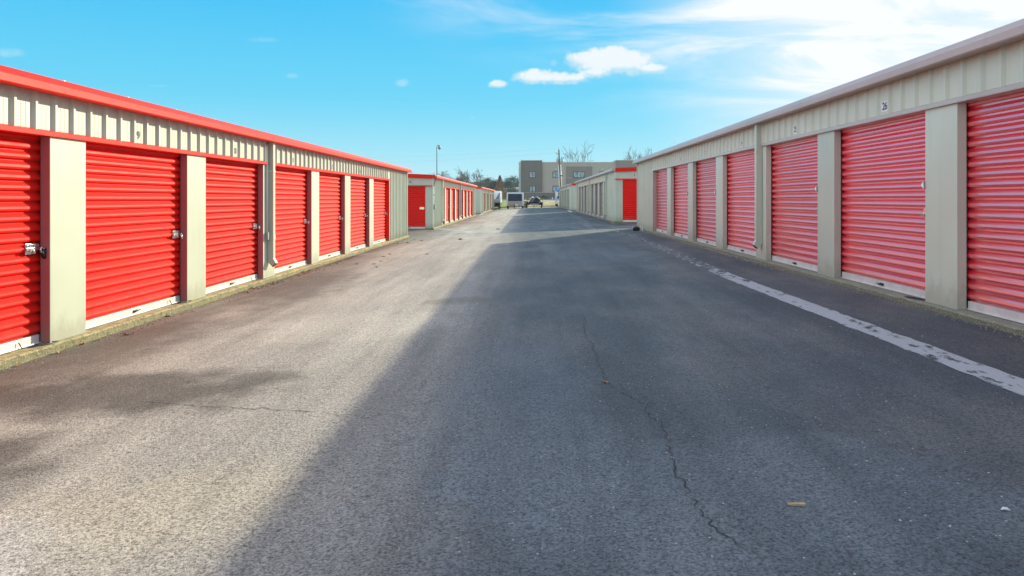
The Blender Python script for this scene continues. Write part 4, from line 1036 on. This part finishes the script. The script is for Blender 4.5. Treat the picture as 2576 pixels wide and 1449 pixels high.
def wire(a, b, sag, r, lab):
    a, b = Vector(a), Vector(b); mb = MB(); n = 24
    mb.tube([a.lerp(b, i/n)+Vector((0, 0, -sag*4*(i/n)*(1-i/n))) for i in range(n+1)], r*0.7, 4)
    tag(obj('power_line', mb, M['fence'] if r < 0.02 else M['black']), lab, 'wire', 'overhead wires')
wire((PX-0.13, PY, top+0.3), (-75, 190, 13.0), 1.2, 0.010, 'thin overhead wire leaving the very top of the utility pole to the left')
wire((PX-0.55, PY, zc+0.3), (-75, 190, 11.5), 1.2, 0.010, 'thin overhead wire leaving the crossarm of the utility pole to the left')
wire((PX+0.1, PY, CAMZ+(500-442.5)*PY/F), (bX(1445), BY-0.2, bZ(447)), 0.2, 0.035, 'dark sagging service wire from the utility pole to the far building')
mb = MB(); mb.tube([(PX+0.15, PY-0.2, CAMZ+(500-442.5)*PY/F), (PX+0.35, PY-0.2, CAMZ+(500-442)*PY/F), (PX+0.6, PY-0.2, CAMZ+(500-442.5)*PY/F)], [0.05, 0.12, 0.03], 8); obj('splice_box', mb, M['black'], up)

# ---------------------------------------------------------------- trees
def bare(mbt, mbc, base, h, seed, spread=0.5, levels=5, trunk=0.28, r0=None, kids=4, seg=4, first_fork=0.30, minr=0.008, tl=0.42):
    rr = random.Random(seed); r0 = r0 or h*0.022
    def br(p, d, ln, r, lv):
        n = 4 if lv < 2 else 3; pts = [p]; q = p.copy(); dd = d.copy()
        for i in range(n):
            dd = (dd + Vector((rr.uniform(-1, 1), rr.uniform(-1, 1), rr.uniform(-0.3, 0.7)))*(0.10+0.05*lv)).normalized()
            q = q + dd*ln/n; pts.append(q.copy())
        rad = [max(minr, r*(1-0.62*i/n)) for i in range(n+1)]
        (mbt if lv <= 1 else mbc).tube(pts, rad, seg if lv < 3 else 3, cap=False)
        if lv >= levels: return
        k = kids+(1 if lv < 2 else 0)
        for c in range(k):
            t = first_fork+(1-first_fork)*(c+rr.uniform(0.2, 1.0))/k if lv else 0.42+0.58*(c+rr.random())/k
            t = min(0.99, t); i = int(t*n); pp = pts[i].lerp(pts[i+1], t*n-i)
            a = rr.uniform(0, 6.283)+c*2.4; u = d.cross(Vector((0.3, 0.2, 1) if abs(d.z) < 0.9 else (1, 0, 0))).normalized(); w = d.cross(u)
            nd = (d*(1-spread*0.55)+(u*math.cos(a)+w*math.sin(a))*spread*1.25+Vector((0, 0, 0.18))).normalized()
            br(pp, nd, ln*rr.uniform(0.62, 0.92)*(0.86 if lv else 1.0), max(minr, rad[i]*0.58), lv+1)
    br(Vector(base), Vector((0, 0, 1)), h*tl, r0, 0)
def tree(x, y, h, seed, label, mat='bark', tm='twig', wd=None, **kw):
    kw.setdefault('minr', 0.022); kw.setdefault('r0', h*0.030)
    z = gz(x, y)-0.1; t = thing('bare_tree', label, 'tree', (x, y, z), 'bare winter trees')
    a, b = MB(), MB(); bare(a, b, (0, 0, 0), h, seed, **kw)
    zt = max(v[2] for v in a.v+b.v); k = h/zt; xs_ = sorted(v[0] for v in b.v if v[2] > 0.25*zt); xa, xb = xs_[len(xs_)//40], xs_[-len(xs_)//40]; kx = (wd/(xb-xa)) if wd else k
    c0 = (xs_[len(xs_)//50]+xs_[-len(xs_)//50])/2
    for q_ in (a, b): q_.v = [((v[0]-c0*min(1, v[2]/(zt*0.5)))*kx, v[1]*kx, v[2]*k) for v in q_.v]
    loc_obj('trunk', a, M[mat], t, fix=False, smooth=True); loc_obj('crown', b, M[tm], t, fix=False)
    return t
def at(px, Y): return (px-1329)*Y/F
def hh(py, Y): return CAMZ+(500-py)*Y/F-1.2
tree(at(1186, 170), 170, hh(415, 170), 11, 'spreading bare tree standing clear against the sky, left of centre behind the second left building', spread=0.50, levels=5, kids=3, wd=6.3, minr=0.026, r0=0.30)
tree(at(1458, 205), 205, hh(350, 205), 8, 'largest bare tree, rising behind the roof of the far building', spread=0.55, levels=4, kids=3, wd=8.2, minr=0.05, r0=0.6, first_fork=0.35, tl=0.42)
tree(at(1590, 195), 195, hh(364, 195), 21, 'upright bare tree behind the far building, at the eave of the near right building', spread=0.46, levels=4, kids=3, wd=3.6, minr=0.048, r0=0.4)
tree(at(1619, 200), 200, hh(368, 200), 23, 'slim bare tree behind the roofline of the near right building, middle of three', spread=0.46, levels=4, kids=3, wd=3.7, minr=0.048, r0=0.35)
tree(at(1650, 205), 205, hh(368, 205), 25, 'bare tree mostly hidden behind the near right roof, rightmost of three', spread=0.5, levels=4, wd=4.5)
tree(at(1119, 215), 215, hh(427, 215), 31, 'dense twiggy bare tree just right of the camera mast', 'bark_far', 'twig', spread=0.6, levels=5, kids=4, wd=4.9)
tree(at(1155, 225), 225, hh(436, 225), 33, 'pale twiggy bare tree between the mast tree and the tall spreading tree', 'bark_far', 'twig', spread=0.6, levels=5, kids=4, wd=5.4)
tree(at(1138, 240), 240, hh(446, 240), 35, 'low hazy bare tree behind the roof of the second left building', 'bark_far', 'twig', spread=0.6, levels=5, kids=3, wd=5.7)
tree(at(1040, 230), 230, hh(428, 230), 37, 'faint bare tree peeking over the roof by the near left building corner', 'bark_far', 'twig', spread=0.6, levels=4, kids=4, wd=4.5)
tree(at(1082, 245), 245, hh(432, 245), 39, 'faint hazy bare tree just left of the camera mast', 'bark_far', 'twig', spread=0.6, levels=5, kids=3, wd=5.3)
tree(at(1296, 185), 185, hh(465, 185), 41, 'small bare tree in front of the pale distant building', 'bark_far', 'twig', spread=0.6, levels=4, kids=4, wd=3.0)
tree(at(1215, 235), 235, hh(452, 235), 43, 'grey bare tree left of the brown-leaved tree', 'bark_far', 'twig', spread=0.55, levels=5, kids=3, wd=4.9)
# brown leaved tree
x, y = at(1257.5, 140), 140; z = gz(x, y)-0.1; H_ = CAMZ+(500-442)*y/F-z
t = thing('brown_leaved_tree', 'conical tree holding dry reddish-brown leaves behind the white trailers', 'tree', (x, y, z))
a, b = MB(), MB(); bare(a, b, (0, 0, 0), H_*0.98, 3, spread=0.5, levels=4, kids=4, r0=0.12, first_fork=0.15); a.tube([(0, 0, 0), (0.05, 0, H_*0.95)], [0.11, 0.02], 6)
for k in range(46):
    zz = H_*(0.22+0.75*k/46); r_ = 1.5*(1-(zz/H_-0.2)/0.82)+0.1; an = k*2.4; a.tube([(0, 0, zz-0.15), (r_*math.cos(an), r_*math.sin(an), zz+r_*0.25)], [0.025, 0.008], 4)
loc_obj('trunk', a, plain('pale_bark', (0.36, 0.30, 0.24), 0.9, 0, 0.3, 5), t, fix=False)
def cone(r):
    u = r.random()**0.8; zz = 0.16+0.84*u; rad = (1-u)*1.5+0.12
    k = r.randint(0, 22); an = k*2.4+r.gauss(0, 0.16); q_ = rad*r.uniform(0.35, 1.05)
    return Vector((q_*math.cos(an), q_*math.sin(an), zz*H_+r.gauss(0, 0.07)))
mb = MB(); leaf_cloud(mb, 2600, random.Random(4), cone, 0.085); loc_obj('crown', mb, M['oakleaf'], t, fix=False)
# evergreens
def evergreen(x, y, h, w, seed, label, mat):
    rr = random.Random(seed); z = gz(x, y)-0.2; t = thing('evergreen_tree', label, 'tree', (x, y, z), 'evergreens at the edge of the wood')
    mb = MB(); mb.tube([(0, 0, 0), (0.1, 0, h*0.5), (0, 0, h*0.96)], [h*0.025, h*0.016, 0.02], 6)
    cl = []
    for k in range(26):
        u = rr.random(); zz = h*(0.15+0.8*u); rad = w*0.5*(1-u)**0.7*rr.uniform(0.5, 1.1); an = rr.uniform(0, 6.283)
        c = Vector((rad*math.cos(an), rad*math.sin(an), zz)); cl.append((c, w*rr.uniform(0.10, 0.2)))
        mb.tube([(0, 0, zz-rad*0.3), tuple(c)], [0.05, 0.015], 4)
    loc_obj('trunk', mb, M['bark'], t, fix=False)
    def shp(r):
        c, s_ = r.choice(cl); return c+Vector((r.gauss(0, s_), r.gauss(0, s_), r.gauss(0, s_*0.55)))
    mb = MB(); leaf_cloud(mb, 2400, rr, shp, 0.17); loc_obj('crown', mb, mat, t, fix=False)
for i, (px, py, Y, w, lab, mt) in enumerate([
    (1206, 459, 215, 5.5, 'dark evergreen low behind the third left roof, leftmost evergreen', 'pine2'), (1226, 451, 225, 5.0, 'grey-green evergreen between the spreading tree and the brown tree', 'pine2'),
    (1243, 456, 205, 4.5, 'evergreen directly left of the brown-leaved tree', 'pine'), (1279, 450, 225, 5.5, 'deep green evergreen right of the brown-leaved tree', 'pine'),
    (1292, 445, 240, 6.5, 'tallest deep green evergreen, above the pale distant building', 'pine'), (1305, 443, 250, 5.5, 'deep green evergreen touching the corner of the two storey building', 'pine'), (1268, 458, 250, 5, 'dark evergreen seen behind the brown-leaved tree', 'pine')]):
    evergreen(at(px, Y), Y, hh(py, Y)+0.3, w, 50+i, lab, M[mt])
# far wood that reads as one mass
a, b = MB(), MB(); rr = random.Random(77)
for i in range(150):
    Y = rr.uniform(285, 360); px = rr.uniform(980, 1345); h_ = hh(rr.uniform(443, 462), Y)
    bare(a, a, (at(px, Y), Y, gz(0, Y)-0.2), max(3, h_)*0.95, 100+i, spread=0.6, levels=3, kids=4, seg=3, minr=0.045)
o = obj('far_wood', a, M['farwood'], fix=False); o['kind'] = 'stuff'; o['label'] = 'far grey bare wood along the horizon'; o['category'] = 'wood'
for i in range(60):
    Y = rr.uniform(270, 340); px = rr.uniform(1170, 1330); h_ = hh(rr.uniform(456, 472), Y); cx = at(px, Y); w_ = rr.uniform(2.5, 4)
    leaf_cloud(b, 500, rr, lambda r: Vector((cx+r.gauss(0, w_*0.5), Y+r.gauss(0, 1.5), 1+max(0, h_*(1-abs(r.gauss(0, 0.42)))))), 0.30)
o = obj('evergreen_wood', b, M['pine2'], fix=False); o['kind'] = 'stuff'; o['label'] = 'far green undergrowth along the foot of the wood'; o['category'] = 'wood'

# ---------------------------------------------------------------- sky, sun, camera
EXPO = 0.45
SUN_AZ = math.atan2(5.32, 7.1); SUN_EL = math.atan(2.885/8.87)
w = bpy.data.worlds.new('World'); sc.world = w; w.use_nodes = True; nt = w.node_tree; bg = nt.nodes['Background']
sky = nt.nodes.new('ShaderNodeTexSky'); sky.sky_type = 'NISHITA'; sky.sun_disc = False; sky.sun_elevation = SUN_EL; sky.sun_rotation = SUN_AZ
sky.air_density = 1.0; sky.dust_density = 0.4; sky.ozone_density = 2.5
tc = nt.nodes.new('ShaderNodeTexCoord'); nrm = nt.nodes.new('ShaderNodeVectorMath'); nrm.operation = 'NORMALIZE'; L(nt, tc.outputs['Generated'], nrm.inputs[0])
D = nrm.outputs[0]; sp = nt.nodes.new('ShaderNodeSeparateXYZ'); L(nt, D, sp.inputs[0]); dx, dy, dz = sp.outputs
yc = MATH(nt, 'MAXIMUM', dy, 0.05); U = MATH(nt, 'DIVIDE', dx, yc); V = MATH(nt, 'DIVIDE', dz, yc)
front = SMOOTH(nt, dy, 0.10, 0.25)
K = 10.0/(2**EXPO)      # the colour chain below is multiplied by the Background strength of 0.1
def col(c): return tuple(v*K for v in c)
g = MIX(nt, SMOOTH(nt, dz, -0.02, 0.15), col((0.50, 0.86, 0.96)), col((0.14, 0.69, 0.96)))
g = MIX(nt, SMOOTH(nt, dz, 0.08, 0.34), g, col((0.020, 0.52, 0.96)))
g = MIX(nt, SMOOTH(nt, dz, 0.3, 0.95), g, col((0.10, 0.36, 0.80)))
base = MIX(nt, 0.93, sky.outputs[0], g)
# bright thin overcast added out of view, behind and overhead, to lift the shade
hz = NOISE(nt, D, 2.6, 6, 0.6, (1, 1, 2.2), 0.4)
ov = MATH(nt, 'MAXIMUM', SMOOTH(nt, dy, 0.30, -0.25), SMOOTH(nt, dz, 0.42, 0.75))
ov = MATH(nt, 'MULTIPLY', ov, SMOOTH(nt, hz, 0.30, 0.62, 0.55, 1.0))
base = MIX(nt, ov, base, col((0.80, 0.96, 1.18)))
base = MIX(nt, MATH(nt, 'MULTIPLY', SMOOTH(nt, dx, -0.60, -0.74), SMOOTH(nt, hz, 0.30, 0.60, 0.75, 1.0)), base, col((1.50, 1.72, 2.05)))  # brighter sky patch added out of view on the left, lights the right wall
# thin high veil, thickest towards the sun
dt = nt.nodes.new('ShaderNodeVectorMath'); dt.operation = 'DOT_PRODUCT'; L(nt, D, dt.inputs[0])
sd = Vector((math.sin(SUN_AZ)*math.cos(SUN_EL), math.cos(SUN_AZ)*math.cos(SUN_EL), math.sin(SUN_EL))); dt.inputs[1].default_value = sd
cs = dt.outputs['Value']
cmb = nt.nodes.new('ShaderNodeCombineXYZ'); L(nt, U, cmb.inputs[0]); L(nt, V, cmb.inputs[1])
rot = nt.nodes.new('ShaderNodeMapping'); rot.inputs['Rotation'].default_value = (0, 0, R(22)); rot.inputs['Scale'].default_value = (1.2, 7.0, 1); L(nt, cmb.outputs[0], rot.inputs[0])
st = NOISE(nt, rot.outputs[0], 2.2, 7, 0.62, None, 0.6)
reg = SMOOTH(nt, MATH(nt, 'ADD', V, MATH(nt, 'MULTIPLY', U, 0.42)), 0.13, 0.34)
glow = MATH(nt, 'MULTIPLY', SMOOTH(nt, cs, 0.86, 0.992), MATH(nt, 'ADD', 0.66, SMOOTH(nt, st, 0.30, 0.70, 0.0, 0.42)))
wisp = MATH(nt, 'MULTIPLY', SMOOTH(nt, st, 0.42, 0.78, 0.0, 0.85), reg)
veil = MATH(nt, 'MULTIPLY', MATH(nt, 'MINIMUM', MATH(nt, 'ADD', glow, wisp), 1.0), front)
base = MIX(nt, MATH(nt, 'MULTIPLY', veil, 0.97), base, col((1.0, 1.02, 1.05)))
# small cumulus banks
fine = NOISE(nt, cmb.outputs[0], 24, 7, 0.58); med = NOISE(nt, cmb.outputs[0], 80, 5, 0.6)
blobs = [(1495, 148, 80, 27, 1), (1545, 158, 112, 30, 1), (1500, 182, 40, 18, 1), (1640, 172, 44, 15, 1), (1540, 134, 46, 20, 1), (1590, 152, 55, 26, 1), (1385, 197, 96, 17, 1), (1345, 188, 45, 18, 1), (1440, 196, 38, 12, 1), (1254, 212, 26, 11, .9),
         (1012, 209, 20, 10, .55), (737, 191, 19, 7, .4), (22, 134, 42, 14, .5), (1775, 89, 60, 7, .5), (1189, 296, 9, 4, .35), (1394, 158, 10, 9, .35), (660, 100, 45, 7, .22), (1290, 372, 40, 6, .25), (400, 216, 30, 4, .2), (1860, 274, 25, 6, .3)]
tot = None; lit = None
for px, py, a, b2, op_ in blobs:
    e1 = MATH(nt, 'DIVIDE', MATH(nt, 'SUBTRACT', U, (px-1329)/F), a/F); e2 = MATH(nt, 'DIVIDE', MATH(nt, 'SUBTRACT', V, (500-py)/F), b2/F)
    e = MATH(nt, 'SUBTRACT', 1.0, MATH(nt, 'ADD', MATH(nt, 'MULTIPLY', e1, e1), MATH(nt, 'MULTIPLY', e2, e2)))
    e = MATH(nt, 'ADD', e, MATH(nt, 'MULTIPLY', MATH(nt, 'SUBTRACT', fine, 0.5), 1.9))
    e = MATH(nt, 'ADD', e, MATH(nt, 'MULTIPLY', MATH(nt, 'SUBTRACT', med, 0.5), 2.0))
    soft = SMOOTH(nt, e, -0.25 if op_ >= .9 else -0.3, 0.75 if op_ >= .9 else 1.3, 0.0, op_)
    if op_ >= .9:
        e3 = MATH(nt, 'DIVIDE', MATH(nt, 'SUBTRACT', V, (500-py+b2*0.55)/F), b2/F)
        q = MATH(nt, 'SUBTRACT', 1.0, MATH(nt, 'ADD', MATH(nt, 'MULTIPLY', e1, e1), MATH(nt, 'MULTIPLY', e3, e3)))
        q = MATH(nt, 'ADD', q, MATH(nt, 'MULTIPLY', MATH(nt, 'SUBTRACT', fine, 0.5), 1.6)); lit = q if lit is None else MATH(nt, 'MAXIMUM', lit, q)
    tot = soft if tot is None else MATH(nt, 'MAXIMUM', tot, soft)
tot = MATH(nt, 'MULTIPLY', tot, front)
shade = MIX(nt, SMOOTH(nt, lit, -0.25, 0.55), col((0.55, 0.82, 0.95)), col((0.92, 0.97, 1.0)))
base = MIX(nt, MATH(nt, 'MULTIPLY', tot, 0.93), base, shade)
L(nt, base, bg.inputs[0]); bg.inputs[1].default_value = 0.10

sl = bpy.data.lights.new('sun', 'SUN'); sl.energy = 5.0; sl.angle = R(0.5); sl.color = (1.0, 0.92, 0.66)
so = bpy.data.objects.new('sun', sl); COL.objects.link(so); so.location = sd*60
so.rotation_euler = (-sd).to_track_quat('-Z', 'Y').to_euler()

cd = bpy.data.cameras.new('camera'); cam = bpy.data.objects.new('camera', cd); COL.objects.link(cam); sc.camera = cam
cam.location = (0, 0, CAMZ); cam.rotation_euler = (math.pi/2, 0, 0); cd.lens = 36*F/2576; cd.shift_x = -41/2576; cd.shift_y = -224.5/2576
cd.clip_start = 0.05; cd.clip_end = 6000
sc.view_settings.view_transform = 'Standard'; sc.view_settings.look = 'None'; sc.view_settings.exposure = EXPO; sc.view_settings.gamma = 1
sc.cycles.max_bounces = 6; sc.cycles.diffuse_bounces = 3; sc.cycles.glossy_bounces = 3; sc.cycles.transparent_max_bounces = 8
sc.cycles.use_denoising = True

# thin air over the whole place
m, nt, b = new_mat('air'); o_ = nt.nodes['Material Output']; nt.nodes.remove(b)
pv = nt.nodes.new('ShaderNodeVolumePrincipled'); pv.inputs['Color'].default_value = (0.82, 0.92, 1.0, 1); pv.inputs['Density'].default_value = 0.00028; L(nt, pv.outputs[0], o_.inputs['Volume'])
mb = MB(); mb.box(-2600, 2600, -70, 4100, -2, 24); o = obj('haze', mb, m); o['kind'] = 'stuff'; o['label'] = 'thin pale air haze over the far trees'; o['category'] = 'haze'
